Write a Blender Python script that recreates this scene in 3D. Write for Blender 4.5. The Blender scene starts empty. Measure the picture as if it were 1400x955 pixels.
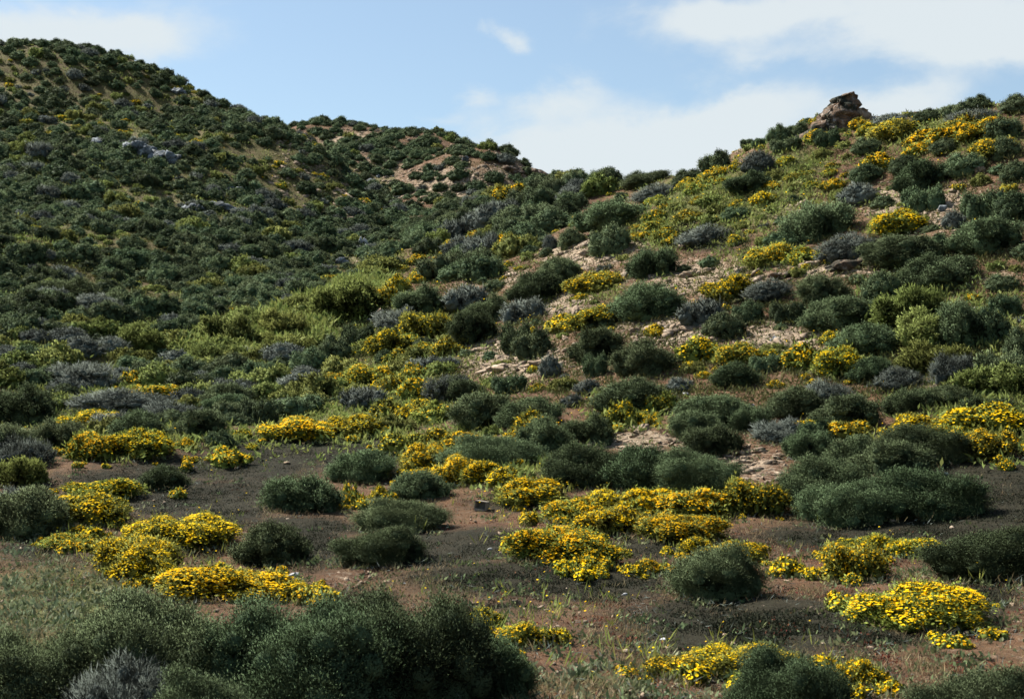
import bpy, math, random
import numpy as np
R = random.Random(11)
rng = np.random.default_rng(7)
S = bpy.context.scene
COL = S.collection
rad = math.radians

# ------------------------------------------------------------------ camera
F = 1944.0                      # focal length in photo pixels (1400 x 955)
HOR = 525.0                     # row of the horizon
PITCH = math.atan((HOR - 477.5) / F)
CAM = np.array([0.0, 0.0, 3.0])
cam_d = bpy.data.cameras.new("camera")
cam_d.sensor_width = 36.0
cam_d.lens = 36.0 * F / 1400.0
cam_d.clip_start = 0.1
cam_d.clip_end = 8000.0
cam_o = bpy.data.objects.new("camera", cam_d)
cam_o.location = CAM
cam_o.rotation_euler = (rad(90) + PITCH, 0, 0)
COL.objects.link(cam_o)
S.camera = cam_o
cam_d.dof.use_dof = True; cam_d.dof.focus_distance = 42.0; cam_d.dof.aperture_fstop = 6.3
cp, sp = math.cos(PITCH), math.sin(PITCH)


def ray(px, py):
    a = (np.asarray(px, float) - 700.0) / F
    b = (477.5 - np.asarray(py, float)) / F
    return np.stack([a, cp - b * sp, sp + b * cp], -1)


def project(p):
    p = np.asarray(p, float) - CAM
    f = p[..., 1] * cp + p[..., 2] * sp
    u = -p[..., 1] * sp + p[..., 2] * cp
    f = np.where(f < 0.05, 0.05, f)
    return 700 + F * p[..., 0] / f, 477.5 - F * u / f, f


# ------------------------------------------------------------------ noise
def _hash(i, j, s):
    h = (i * 374761393 + j * 668265263 + s * 974634773) & 0xFFFFFFFF
    h = ((h ^ (h >> 13)) * 1274126177) & 0xFFFFFFFF
    return ((h ^ (h >> 16)) & 0xFFFF) / 65535.0


def vnoise(x, y, s=0):
    x = np.asarray(x, float); y = np.asarray(y, float)
    i = np.floor(x).astype(np.int64); j = np.floor(y).astype(np.int64)
    u = x - i; v = y - j
    u = u * u * (3 - 2 * u); v = v * v * (3 - 2 * v)
    a = _hash(i, j, s); b = _hash(i + 1, j, s); c = _hash(i, j + 1, s); d = _hash(i + 1, j + 1, s)
    return (a * (1 - u) + b * u) * (1 - v) + (c * (1 - u) + d * u) * v


def fbm(x, y, s=0, o=4):
    t = 0; w = 0.5
    for k in range(o):
        t = t + w * vnoise(x * 2 ** k, y * 2 ** k, s + k); w *= 0.5
    return t / (1 - 0.5 ** o)


# ------------------------------------------------------------------ terrain: thin plate spline through surveyed points
CP = []                         # (x, y, z)


def cpt(px, py, D):
    d = ray(px, py); t = D / d[1]
    CP.append(tuple(CAM + d * t))
    return CP[-1]


def crest(px, py, D, drop=5.0, far=1.22):
    x, y, z = cpt(px, py, D)
    CP.append((x * far, y * far, z - drop))
    CP.append((x * 1.75, y * 1.75, max(z - 24, -3)))


# plain at the foot of the slopes
for q in [(-100, 990, 11.4), (350, 990, 11.4), (700, 955, 13.0), (1100, 955, 13.0), (1500, 955, 12.8),
          (-100, 860, 17), (300, 850, 17.4), (700, 850, 17.4), (1100, 850, 17.2), (1500, 850, 16.6),
          (100, 760, 23), (450, 760, 23), (800, 760, 22.6), (1150, 760, 22), (1450, 760, 20.5),
          (-50, 690, 29), (250, 690, 29), (550, 690, 28.3), (850, 690, 27.5), (1150, 700, 25.2), (1450, 690, 24),
          (0, 620, 36.5), (300, 620, 36.5), (550, 625, 34.5), (700, 620, 33.2), (950, 625, 30.8), (1200, 620, 29.2), (1450, 620, 27.5),
          # right slope
          (620, 540, 42), (800, 540, 38.5), (1000, 540, 35.8), (1200, 540, 33.6), (1450, 540, 31.4),
          (620, 460, 50.5), (800, 460, 44.5), (1000, 460, 41), (1200, 460, 38), (1450, 460, 35.5),
          (640, 390, 60), (800, 380, 53), (1000, 380, 47), (1200, 380, 43), (1450, 380, 39.5),
          (680, 320, 74), (800, 310, 65), (1000, 300, 55), (1200, 300, 49.5), (1450, 300, 44.5),
          (900, 282, 66), (800, 290, 74), (850, 282, 72), (740, 270, 92), (950, 258, 64), (1010, 240, 61), (1100, 235, 58.5), (1250, 215, 56), (1450, 215, 50.5),
          # gully and valley floor
          (560, 340, 82), (520, 400, 67), (560, 450, 55), (430, 420, 61), (330, 460, 54), (480, 480, 50), (200, 490, 50), (400, 550, 43),
          (100, 560, 42), (250, 570, 41), (-80, 560, 42), (540, 300, 94),
          # left hill
          (-80, 470, 50), (50, 430, 55), (200, 410, 60), (350, 390, 66),
          (-80, 370, 62), (50, 340, 68), (200, 320, 75), (350, 320, 79), (460, 340, 80),
          (-80, 260, 79), (50, 240, 85), (200, 230, 91), (330, 240, 93), (430, 270, 95), (500, 320, 88),
          (-80, 150, 100), (50, 140, 105), (180, 140, 109), (290, 165, 107),
          # middle hill
          (450, 215, 133), (520, 250, 121), (600, 250, 115), (600, 295, 98), (700, 270, 98), (560, 210, 132), (680, 232, 116), (640, 280, 98)]:
    cpt(*q)
# hidden gully behind the spur of the left hill
for q in [(430, 246, 118), (480, 282, 112), (520, 300, 104)]:
    cpt(*q)
for q in [(-160, 84, 122), (0, 84, 123), (80, 84, 123), (150, 88, 122), (220, 108, 120), (290, 138, 117), (340, 166, 114), (385, 190, 111)]:
    crest(*q)
for q in [(440, 212, 107), (480, 245, 104), (515, 283, 99)]:
    cpt(*q)
for q in [(420, 190, 148), (480, 184, 149), (550, 184, 147), (620, 196, 141), (680, 218, 133), (730, 242, 121), (780, 262, 102), (845, 268, 88)]:
    crest(*q)
for q in [(880, 262, 80), (940, 240, 74), (1000, 214, 69), (1060, 194, 66), (1120, 170, 65.5), (1200, 164, 63), (1300, 156, 60), (1400, 143, 58), (1520, 126, 56)]:
    crest(*q)
for x, y, z in [(0, -15, 0.2), (-30, -20, 0.2), (30, -20, 0.4), (0, 3, 0.15), (-8, 4, 0.15), (8, 4, 0.2), (-40, 10, 0.3), (40, 10, 3), (-60, 30, 4), (-80, 55, 14),
                (45, 30, 8), (55, 50, 16), (0, -60, 0), (-70, -50, 0), (70, -50, 2), (-110, 90, 28), (80, 80, 16)]:
    CP.append((x, y, z))
CP = np.array(CP)


def _tps_k(r2):
    return np.where(r2 > 1e-9, 0.5 * r2 * np.log(np.maximum(r2, 1e-9)), 0.0)


_n = len(CP)
_P = CP[:, :2] / 50.0
_K = _tps_k(((_P[:, None] - _P[None]) ** 2).sum(-1)) + np.eye(_n) * 2e-4
_A = np.zeros((_n + 3, _n + 3)); _A[:_n, :_n] = _K
_Q = np.c_[np.ones(_n), _P]; _A[:_n, _n:] = _Q; _A[_n:, :_n] = _Q.T
_W = np.linalg.solve(_A, np.r_[CP[:, 2], 0, 0, 0])
GX0, GX1, GY0, GY1, GS = -170.0, 170.0, -80.0, 260.0, 0.5
gx = np.arange(GX0, GX1 + GS / 2, GS); gy = np.arange(GY0, GY1 + GS / 2, GS)
GXX, GYY = np.meshgrid(gx, gy)
GZ = np.zeros(GXX.shape)
for k in range(len(gy)):
    q = np.c_[GXX[k], GYY[k]] / 50.0
    GZ[k] = _tps_k(((q[:, None] - _P[None]) ** 2).sum(-1)) @ _W[:_n] + np.c_[np.ones(len(q)), q] @ _W[_n:]
# ease off to flat far country outside the surveyed ground
_e = np.clip((np.maximum(np.abs(GXX) - 110, 0) / 60) ** 2 + (np.maximum(GYY - 190, 0) / 70) ** 2 + (np.maximum(-GYY - 30, 0) / 50) ** 2, 0, 1)
_e = _e * _e * (3 - 2 * _e)
GZ = GZ * (1 - _e) + (-2.0) * _e
# knolls, hollows and small steps of the natural ground
_far = np.clip((np.hypot(GXX, GYY) - 14) / 40, 0, 1)
GZ += (fbm(GXX / 9.0, GYY / 9.0, 3) - 0.5) * (0.35 + 1.5 * _far) * (1 - _e) + (fbm(GXX / 2.7, GYY / 2.7, 9) - 0.5) * 0.22 * (1 - _e)


def height(x, y):
    x = np.asarray(x, float); y = np.asarray(y, float)
    u = np.clip((x - GX0) / GS, 0, len(gx) - 1.001); v = np.clip((y - GY0) / GS, 0, len(gy) - 1.001)
    i = u.astype(int); j = v.astype(int); a = u - i; b = v - j
    return (GZ[j, i] * (1 - a) + GZ[j, i + 1] * a) * (1 - b) + (GZ[j + 1, i] * (1 - a) + GZ[j + 1, i + 1] * a) * b


def normal(x, y, e=0.8):
    nx = (height(x - e, y) - height(x + e, y)) / (2 * e); ny = (height(x, y - e) - height(x, y + e)) / (2 * e)
    n = np.stack([nx, ny, np.ones_like(nx)], -1)
    return n / np.linalg.norm(n, axis=-1, keepdims=True)


STEPS = np.exp(np.linspace(math.log(5.0), math.log(250.0), 900))


def hit(px, py):
    """Where the line of sight through these photo positions meets the ground: (n,3) points, NaN in the sky."""
    px = np.atleast_1d(np.asarray(px, float)); py = np.atleast_1d(np.asarray(py, float))
    d = ray(px, py); d = d / d[:, 1:2]
    out = np.full((len(px), 3), np.nan); done = np.zeros(len(px), bool); prev = np.zeros(len(px)); pg = None
    for s in STEPS:
        p = CAM + d * s
        g = p[:, 2] - height(p[:, 0], p[:, 1])
        if pg is not None:
            m = (~done) & (g <= 0)
            if m.any():
                t = prev[m] + (s - prev[m]) * pg[m] / np.maximum(pg[m] - g[m], 1e-6)
                q = CAM + d[m] * t[:, None]
                q[:, 2] = height(q[:, 0], q[:, 1]); out[m] = q; done |= m
                if done.all(): break
        pg = g; prev[:] = s
    return out


# coarse map of how far the ground is, to know which spots are in sight
_du, _dv = np.meshgrid(np.arange(-100, 1501, 5.0), np.arange(20, 1061, 5.0))
DEPTH = hit(_du.ravel(), _dv.ravel())[:, 1].reshape(_du.shape)
DEPTH = np.where(np.isnan(DEPTH), 1e4, DEPTH)


def in_sight(p, lift=0.7):
    p = np.array(p, float); p[..., 2] += lift
    u, v, f = project(p)
    i = np.clip(((u + 100) / 5).round().astype(int), 0, DEPTH.shape[1] - 1); j = np.clip(((v - 20) / 5).round().astype(int), 0, DEPTH.shape[0] - 1)
    return (p[..., 1] > 5) & (p[..., 1] < DEPTH[j, i] + 1.5 + 0.02 * p[..., 1]) & (u > -90) & (u < 1490) & (v < 1040)
# ------------------------------------------------------------------ materials
def newmat(name):
    m = bpy.data.materials.new(name); m.use_nodes = True
    nt = m.node_tree; nt.nodes.clear()
    out = nt.nodes.new("ShaderNodeOutputMaterial")
    return m, nt, out


def N(nt, t, **kw):
    n = nt.nodes.new(t)
    for k, v in kw.items():
        if k.startswith("i_"):
            key = k[2:]
            n.inputs[int(key) if key.isdigit() else key].default_value = v
        else:
            setattr(n, k, v)
    return n


def mixc(nt, fac, a, b, mode="MIX"):
    n = N(nt, "ShaderNodeMix", data_type="RGBA", blend_type=mode)
    for sock, v in ((n.inputs[0], fac), (n.inputs[6], a), (n.inputs[7], b)):
        if hasattr(v, "is_linked"): nt.links.new(v, sock)
        elif isinstance(v, (int, float)): sock.default_value = v
        else: sock.default_value = (*v, 1)
    return n.outputs[2]


def mth(nt, op, a, b=0.0, clamp=False):
    n = N(nt, "ShaderNodeMath", operation=op, use_clamp=clamp)
    for sock, v in zip(n.inputs, (a, b)):
        if hasattr(v, "is_linked"): nt.links.new(v, sock)
        else: sock.default_value = v
    return n.outputs[0]


def mrange(nt, v, a, b, c=0.0, d=1.0):
    n = N(nt, "ShaderNodeMapRange"); n.interpolation_type = "SMOOTHSTEP"
    nt.links.new(v, n.inputs[0])
    for k, x in zip((1, 2, 3, 4), (a, b, c, d)): n.inputs[k].default_value = x
    return n.outputs[0]


def noise(nt, vec, scale, detail=4.0, rough=0.55):
    n = N(nt, "ShaderNodeTexNoise", i_Scale=scale, i_Detail=detail, i_Roughness=rough)
    if vec is not None: nt.links.new(vec, n.inputs["Vector"])
    return n.outputs["Fac"]


def leaf_mat(name, cols, trans=0.25, hue=0.02, val=0.35, rough=0.8):
    """Leaves: colour between the given ones by leaf ('v') and by plant ('r' + the object's own random number)."""
    m, nt, out = newmat(name)
    at = N(nt, "ShaderNodeAttribute", attribute_name="leaf")
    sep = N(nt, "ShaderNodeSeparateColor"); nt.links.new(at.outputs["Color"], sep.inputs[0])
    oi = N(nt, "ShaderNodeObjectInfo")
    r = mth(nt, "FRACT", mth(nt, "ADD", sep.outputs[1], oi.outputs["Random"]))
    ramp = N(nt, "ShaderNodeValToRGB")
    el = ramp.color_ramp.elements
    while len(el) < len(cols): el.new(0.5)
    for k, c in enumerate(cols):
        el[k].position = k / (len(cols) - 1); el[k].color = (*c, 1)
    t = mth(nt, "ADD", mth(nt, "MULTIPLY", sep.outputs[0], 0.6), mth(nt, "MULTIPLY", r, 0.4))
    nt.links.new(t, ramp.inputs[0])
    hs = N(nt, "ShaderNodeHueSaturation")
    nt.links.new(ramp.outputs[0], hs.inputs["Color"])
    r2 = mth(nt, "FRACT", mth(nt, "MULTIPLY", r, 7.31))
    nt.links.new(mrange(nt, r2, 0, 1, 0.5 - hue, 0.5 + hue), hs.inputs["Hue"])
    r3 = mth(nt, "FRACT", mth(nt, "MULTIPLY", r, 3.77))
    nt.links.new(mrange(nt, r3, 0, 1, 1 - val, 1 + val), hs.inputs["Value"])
    d = N(nt, "ShaderNodeBsdfPrincipled", i_Roughness=rough)
    d.inputs["Specular IOR Level"].default_value = 0.08
    nt.links.new(hs.outputs[0], d.inputs["Base Color"])
    tr = N(nt, "ShaderNodeBsdfTranslucent"); nt.links.new(hs.outputs[0], tr.inputs[0])
    mx = N(nt, "ShaderNodeMixShader", i_0=trans)
    nt.links.new(d.outputs[0], mx.inputs[1]); nt.links.new(tr.outputs[0], mx.inputs[2])
    nt.links.new(mx.outputs[0], out.inputs[0])
    return m


def plain_mat(name, ca, cb, scale=6.0, rough=0.85, bump=0.4):
    m, nt, out = newmat(name)
    tc = N(nt, "ShaderNodeTexCoord").outputs["Object"]
    d = N(nt, "ShaderNodeBsdfPrincipled", i_Roughness=rough)
    d.inputs["Specular IOR Level"].default_value = 0.2
    f = noise(nt, tc, scale, 6)
    nt.links.new(mixc(nt, mrange(nt, f, 0.3, 0.7), ca, cb), d.inputs["Base Color"])
    b = N(nt, "ShaderNodeBump", i_Strength=bump, i_Distance=0.05)
    nt.links.new(noise(nt, tc, scale * 3, 6), b.inputs["Height"]); nt.links.new(b.outputs[0], d.inputs["Normal"])
    nt.links.new(d.outputs[0], out.inputs[0])
    return m


def rock_mat(name, base, light, dark, scale=1.0, lich=0.5):
    """Weathered rock: mottled stone, pale crust and dark lichen in patches, cracked relief."""
    m, nt, out = newmat(name)
    geo = N(nt, "ShaderNodeNewGeometry").outputs["Position"]
    d = N(nt, "ShaderNodeBsdfPrincipled", i_Roughness=0.9); d.inputs["Specular IOR Level"].default_value = 0.15
    n1 = noise(nt, geo, 1.3 * scale, 8, 0.65); n2 = noise(nt, geo, 3.1 * scale, 8, 0.7); n3 = noise(nt, geo, 9 * scale, 6, 0.7)
    oi = N(nt, "ShaderNodeObjectInfo").outputs["Random"]
    c = mixc(nt, mrange(nt, n3, 0.35, 0.65), tuple(x * 0.75 for x in base), tuple(min(x * 1.2, 1) for x in base))
    c = mixc(nt, mrange(nt, n2, 0.52, 0.62), c, light)
    c = mixc(nt, mrange(nt, n1, lich, lich + 0.09), c, dark)
    c = mixc(nt, mth(nt, "MULTIPLY", oi, 0.35), c, tuple(x * 0.55 for x in base))
    nt.links.new(c, d.inputs["Base Color"])
    v = N(nt, "ShaderNodeTexVoronoi", feature="DISTANCE_TO_EDGE", i_Scale=1.6 * scale); nt.links.new(geo, v.inputs["Vector"])
    h = mth(nt, "ADD", mth(nt, "MULTIPLY", n3, 0.5), mrange(nt, v.outputs["Distance"], 0, 0.12))
    b = N(nt, "ShaderNodeBump", i_Strength=0.7, i_Distance=0.08)
    nt.links.new(h, b.inputs["Height"]); nt.links.new(b.outputs[0], d.inputs["Normal"])
    nt.links.new(d.outputs[0], out.inputs[0])
    return m


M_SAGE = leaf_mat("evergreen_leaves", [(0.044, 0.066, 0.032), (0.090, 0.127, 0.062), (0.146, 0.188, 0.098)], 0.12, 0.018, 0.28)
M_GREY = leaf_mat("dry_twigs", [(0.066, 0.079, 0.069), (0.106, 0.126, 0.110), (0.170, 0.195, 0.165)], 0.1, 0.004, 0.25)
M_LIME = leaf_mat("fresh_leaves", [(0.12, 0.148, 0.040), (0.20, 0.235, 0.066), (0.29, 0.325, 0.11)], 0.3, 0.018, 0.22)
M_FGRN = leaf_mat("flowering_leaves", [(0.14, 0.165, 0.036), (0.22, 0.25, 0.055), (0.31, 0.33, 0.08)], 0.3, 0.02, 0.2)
M_PETAL = leaf_mat("yellow_petals", [(0.85, 0.50, 0.004), (0.90, 0.60, 0.011), (0.91, 0.67, 0.020)], 0.4, 0.008, 0.12)
M_WOOD = plain_mat("woody_stems", (0.07, 0.055, 0.045), (0.16, 0.14, 0.12), 9)
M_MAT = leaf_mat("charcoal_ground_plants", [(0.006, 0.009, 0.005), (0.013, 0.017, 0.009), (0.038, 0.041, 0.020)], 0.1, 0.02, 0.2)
M_HERB = leaf_mat("herb_leaves", [(0.05, 0.075, 0.03), (0.10, 0.125, 0.055), (0.18, 0.19, 0.11)], 0.25, 0.03, 0.3)
M_RED = leaf_mat("red_succulent_leaves", [(0.09, 0.03, 0.018), (0.16, 0.055, 0.03), (0.24, 0.10, 0.06)], 0.2, 0.02, 0.2)
M_STRAW = leaf_mat("dry_grass_blades", [(0.14, 0.10, 0.055), (0.22, 0.17, 0.09), (0.33, 0.27, 0.16)], 0.25, 0.02, 0.25)
M_TAN = rock_mat("tan_rock", (0.25, 0.185, 0.125), (0.40, 0.33, 0.25), (0.06, 0.05, 0.035), 1.0, 0.58)
M_SCREE = rock_mat("slate_scree", (0.22, 0.165, 0.115), (0.34, 0.275, 0.205), (0.09, 0.068, 0.048), 1.5, 0.55)
M_GREYROCK = rock_mat("blue_grey_rock", (0.115, 0.13, 0.14), (0.27, 0.30, 0.31), (0.03, 0.034, 0.03), 1.1, 0.50)
M_WHITE = rock_mat("white_rock", (0.42, 0.42, 0.42), (0.6, 0.6, 0.6), (0.16, 0.16, 0.15), 2.0, 0.62)
M_CRAG = rock_mat("crag_rock", (0.115, 0.078, 0.052), (0.25, 0.225, 0.20), (0.025, 0.028, 0.02), 1.1, 0.47)
M_BOX = plain_mat("weathered_box", (0.28, 0.245, 0.195), (0.17, 0.145, 0.115), 14, 0.8, 0.2)


def ground_mat():
    m, nt, out = newmat("hillside_ground")
    geo = N(nt, "ShaderNodeNewGeometry").outputs["Position"]
    at = N(nt, "ShaderNodeAttribute", attribute_name="cover")
    sp_ = N(nt, "ShaderNodeSeparateColor"); nt.links.new(at.outputs["Color"], sp_.inputs[0])
    rock, dark, herb = sp_.outputs[0], sp_.outputs[1], sp_.outputs[2]
    n0 = noise(nt, geo, 0.35, 6, 0.6); n1 = noise(nt, geo, 1.7, 8, 0.65); n2 = noise(nt, geo, 7.0, 8, 0.7); n3 = noise(nt, geo, 26.0, 5, 0.7)
    soil = mixc(nt, mrange(nt, n1, 0.35, 0.65), (0.052, 0.029, 0.017), (0.122, 0.065, 0.035))
    soil = mixc(nt, mrange(nt, n0, 0.45, 0.65), soil, (0.110, 0.066, 0.036))
    soil = mixc(nt, mth(nt, "MULTIPLY", mrange(nt, n2, 0.5, 0.68), 0.6), soil, (0.20, 0.145, 0.10))
    soil = mixc(nt, mth(nt, "MULTIPLY", mrange(nt, n3, 0.55, 0.75), 0.5), soil, (0.03, 0.025, 0.018))

    def edge(a, w=0.22):
        s = mth(nt, "ADD", a, mth(nt, "MULTIPLY", mth(nt, "ADD", mth(nt, "ADD", n1, n2), -1.0), 0.9))
        return mrange(nt, s, 0.5 - w, 0.5 + w)
    pale = mixc(nt, mrange(nt, n2, 0.38, 0.62), (0.12, 0.085, 0.055), (0.36, 0.285, 0.205))
    pale = mixc(nt, mrange(nt, n3, 0.5, 0.7), pale, (0.13, 0.09, 0.06))
    c = mixc(nt, edge(rock), soil, pale)
    grn = mixc(nt, mrange(nt, n3, 0.35, 0.65), (0.045, 0.056, 0.018), (0.125, 0.135, 0.042))
    c = mixc(nt, mth(nt, "MULTIPLY", edge(herb, 0.3), 0.85), c, grn)
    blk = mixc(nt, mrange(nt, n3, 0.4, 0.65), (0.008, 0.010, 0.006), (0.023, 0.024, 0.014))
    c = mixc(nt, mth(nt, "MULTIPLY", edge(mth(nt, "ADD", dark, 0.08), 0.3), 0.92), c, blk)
    d = N(nt, "ShaderNodeBsdfPrincipled", i_Roughness=0.95); d.inputs["Specular IOR Level"].default_value = 0.1
    nt.links.new(c, d.inputs["Base Color"])
    b = N(nt, "ShaderNodeBump", i_Strength=0.8, i_Distance=0.12)
    nt.links.new(mth(nt, "ADD", mth(nt, "MULTIPLY", n2, 0.8), mth(nt, "MULTIPLY", n3, 0.3)), b.inputs["Height"])
    nt.links.new(b.outputs[0], d.inputs["Normal"]); nt.links.new(d.outputs[0], out.inputs[0])
    return m


M_GROUND = ground_mat()

# ------------------------------------------------------------------ light
SUN = np.array([-0.57, 0.34, 0.75]); SUN = SUN / np.linalg.norm(SUN)
EL = math.asin(SUN[2]); AZ = math.atan2(SUN[0], SUN[1])
ld = bpy.data.lights.new("sun", "SUN"); ld.energy = 4.5; ld.angle = rad(0.55); ld.color = (1.0, 0.95, 0.87)
lo = bpy.data.objects.new("sun", ld); COL.objects.link(lo)
from mathutils import Vector, Matrix, Quaternion
lo.rotation_euler = Vector(SUN).to_track_quat("Z", "Y").to_euler()
lo.location = (0, 0, 60)

W = bpy.data.worlds.new("World"); S.world = W; W.use_nodes = True
wt = W.node_tree; wt.nodes.clear()
wo = wt.nodes.new("ShaderNodeOutputWorld")
sky = N(wt, "ShaderNodeTexSky", sky_type="NISHITA", sun_disc=False, sun_elevation=EL, sun_rotation=AZ, altitude=20.0, air_density=1.0, dust_density=0.6, ozone_density=1.5)
dirv = N(wt, "ShaderNodeTexCoord").outputs["Generated"]
# clouds stand in fixed directions of the sky: soft lobes broken up by turbulence
CLOUDS = [(60, 40, 210, 42, 0.95), (170, 52, 90, 26, 0.55), (690, 50, 38, 17, 0.95), (655, 35, 30, 20, 0.5), (655, 136, 34, 15, 0.75), (600, 158, 60, 10, 0.45), (785, 128, 80, 34, 0.85),
          (740, 200, 120, 40, 1.15), (800, 232, 110, 30, 1.3), (960, 190, 150, 52, 1.25), (900, 225, 120, 40, 1.3), (1040, 150, 80, 30, 0.8),
          (1250, 140, 75, 32, 1.0), (1180, 165, 70, 34, 0.8), (980, 30, 110, 34, 1.0), (1180, 18, 200, 44, 1.15), (1330, 50, 150, 38, 0.95), (1050, 85, 90, 18, 0.5), (1300, 85, 120, 24, 0.5),
          (1500, 20, 200, 60, 1.0), (-150, 30, 220, 60, 0.9)]
wsep = N(wt, "ShaderNodeSeparateXYZ"); wt.links.new(dirv, wsep.inputs[0])
mp = N(wt, "ShaderNodeMapping"); mp.inputs["Scale"].default_value = (1, 1, 1.7); wt.links.new(dirv, mp.inputs["Vector"])
t1 = N(wt, "ShaderNodeTexNoise", i_Scale=9.0, i_Detail=9.0, i_Roughness=0.58, i_Distortion=0.3); wt.links.new(mp.outputs[0], t1.inputs["Vector"])
t2 = N(wt, "ShaderNodeTexNoise", i_Scale=30.0, i_Detail=7.0, i_Roughness=0.6); wt.links.new(mp.outputs[0], t2.inputs["Vector"])
warp = N(wt, "ShaderNodeVectorMath", operation="MULTIPLY_ADD")
sub = N(wt, "ShaderNodeVectorMath", operation="SUBTRACT"); wt.links.new(t1.outputs["Color"], sub.inputs[0]); sub.inputs[1].default_value = (0.5, 0.5, 0.5)
wt.links.new(sub.outputs[0], warp.inputs[0]); warp.inputs[1].default_value = (0.10, 0.10, 0.06); wt.links.new(dirv, warp.inputs[2])
acc = None
for (px, py, rx, ry, s) in CLOUDS:
    c = ray(px, py); c = c / np.linalg.norm(c)
    v1 = N(wt, "ShaderNodeVectorMath", operation="SUBTRACT"); wt.links.new(warp.outputs[0], v1.inputs[0]); v1.inputs[1].default_value = tuple(c)
    v2 = N(wt, "ShaderNodeVectorMath", operation="MULTIPLY"); wt.links.new(v1.outputs[0], v2.inputs[0]); v2.inputs[1].default_value = (F / rx, F / rx, F / ry)
    v3 = N(wt, "ShaderNodeVectorMath", operation="DOT_PRODUCT"); wt.links.new(v2.outputs[0], v3.inputs[0]); wt.links.new(v2.outputs[0], v3.inputs[1])
    e = mth(wt, "MULTIPLY", mth(wt, "EXPONENT", mth(wt, "MULTIPLY", v3.outputs["Value"], -1.15)), s)
    acc = e if acc is None else mth(wt, "ADD", acc, e)
tex = mth(wt, "ADD", mth(wt, "MULTIPLY", t1.outputs["Fac"], 0.55), mth(wt, "MULTIPLY", t2.outputs["Fac"], 0.35))
dens = mth(wt, "ADD", acc, mth(wt, "MULTIPLY", mth(wt, "ADD", tex, -0.46), 2.3))
cfac = mth(wt, "MULTIPLY", mrange(wt, dens, 0.12, 1.2), 0.93)
CLOUD_COL = (5.15, 5.6, 5.8)
tint = mixc(wt, 1.0, sky.outputs[0], (1.0, 1.07, 1.06), "MULTIPLY"); SKY_TINT = tint.node
skyc = mixc(wt, cfac, mixc(wt, 0.30, tint, (3.3, 3.85, 4.35)), CLOUD_COL)
bg = N(wt, "ShaderNodeBackground", i_Strength=0.050)
wt.links.new(skyc, bg.inputs[0]); wt.links.new(bg.outputs[0], wo.inputs[0])

vs = S.view_settings
vs.view_transform = "Standard"; vs.look = "None"; vs.exposure = 1.58; vs.gamma = 1.0; vs.use_curve_mapping = False
S.render.engine = "CYCLES"
S.cycles.max_bounces = 4; S.cycles.diffuse_bounces = 3; S.cycles.transmission_bounces = 2; S.cycles.glossy_bounces = 1
S.cycles.filter_width = 1.6
S.cycles.use_adaptive_sampling = True
S.cycles.adaptive_threshold = 0.02
# ------------------------------------------------------------------ mesh helpers
def mesh_from(name, V, faces, mats, leaf=None, midx=None, smooth=False, nrm=None):
    """V (n,3); faces: a list of (m,k) index arrays, one per face size."""
    me = bpy.data.meshes.new(name)
    V = np.asarray(V, np.float32)
    me.vertices.add(len(V)); me.vertices.foreach_set("co", V.ravel())
    loops = np.concatenate([f.ravel() for f in faces]).astype(np.int32)
    tot = np.concatenate([np.full(len(f), f.shape[1]) for f in faces]).astype(np.int32)
    start = np.r_[0, np.cumsum(tot)[:-1]].astype(np.int32)
    me.loops.add(len(loops)); me.loops.foreach_set("vertex_index", loops)
    me.polygons.add(len(tot)); me.polygons.foreach_set("loop_start", start); me.polygons.foreach_set("loop_total", tot)
    if midx is not None: me.polygons.foreach_set("material_index", np.asarray(midx, np.int32))
    if smooth: me.polygons.foreach_set("use_smooth", np.ones(len(tot), bool))
    me.update(calc_edges=True)
    if leaf is not None:
        a = me.color_attributes.new("leaf", "FLOAT_COLOR", "POINT")
        c = np.zeros((len(V), 4), np.float32); c[:, :2] = leaf; c[:, 3] = 1
        a.data.foreach_set("color", c.ravel())
    if nrm is not None:
        me.polygons.foreach_set("use_smooth", np.ones(len(tot), bool))
        me.attributes.new("custom_normal", "FLOAT_VECTOR", "POINT").data.foreach_set("vector", np.asarray(nrm, np.float32).ravel())
    for m in mats: me.materials.append(m)
    return me


def unit(v):
    return v / np.maximum(np.linalg.norm(v, axis=-1, keepdims=True), 1e-9)


def blades(P, D, L, Wd, g, out=None):
    """Leaf-shaped quads: base P, direction D, length L, width Wd; leaves spread their faces towards 'out'."""
    face = unit(g.normal(size=D.shape))
    if out is not None: face = unit(face * 0.42 + out)
    side = unit(np.cross(D, face))
    if out is not None:
        side = side * np.sign((np.cross(side, D) * out).sum(1) + 1e-9)[:, None] * -1
    b = P; tip = P + D * L[:, None]; mid = P + D * (L * 0.45)[:, None]
    V = np.stack([b, mid + side * Wd[:, None] * 0.5, tip, mid - side * Wd[:, None] * 0.5], 1).reshape(-1, 3)
    return V, np.arange(len(P) * 4).reshape(-1, 4)


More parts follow.
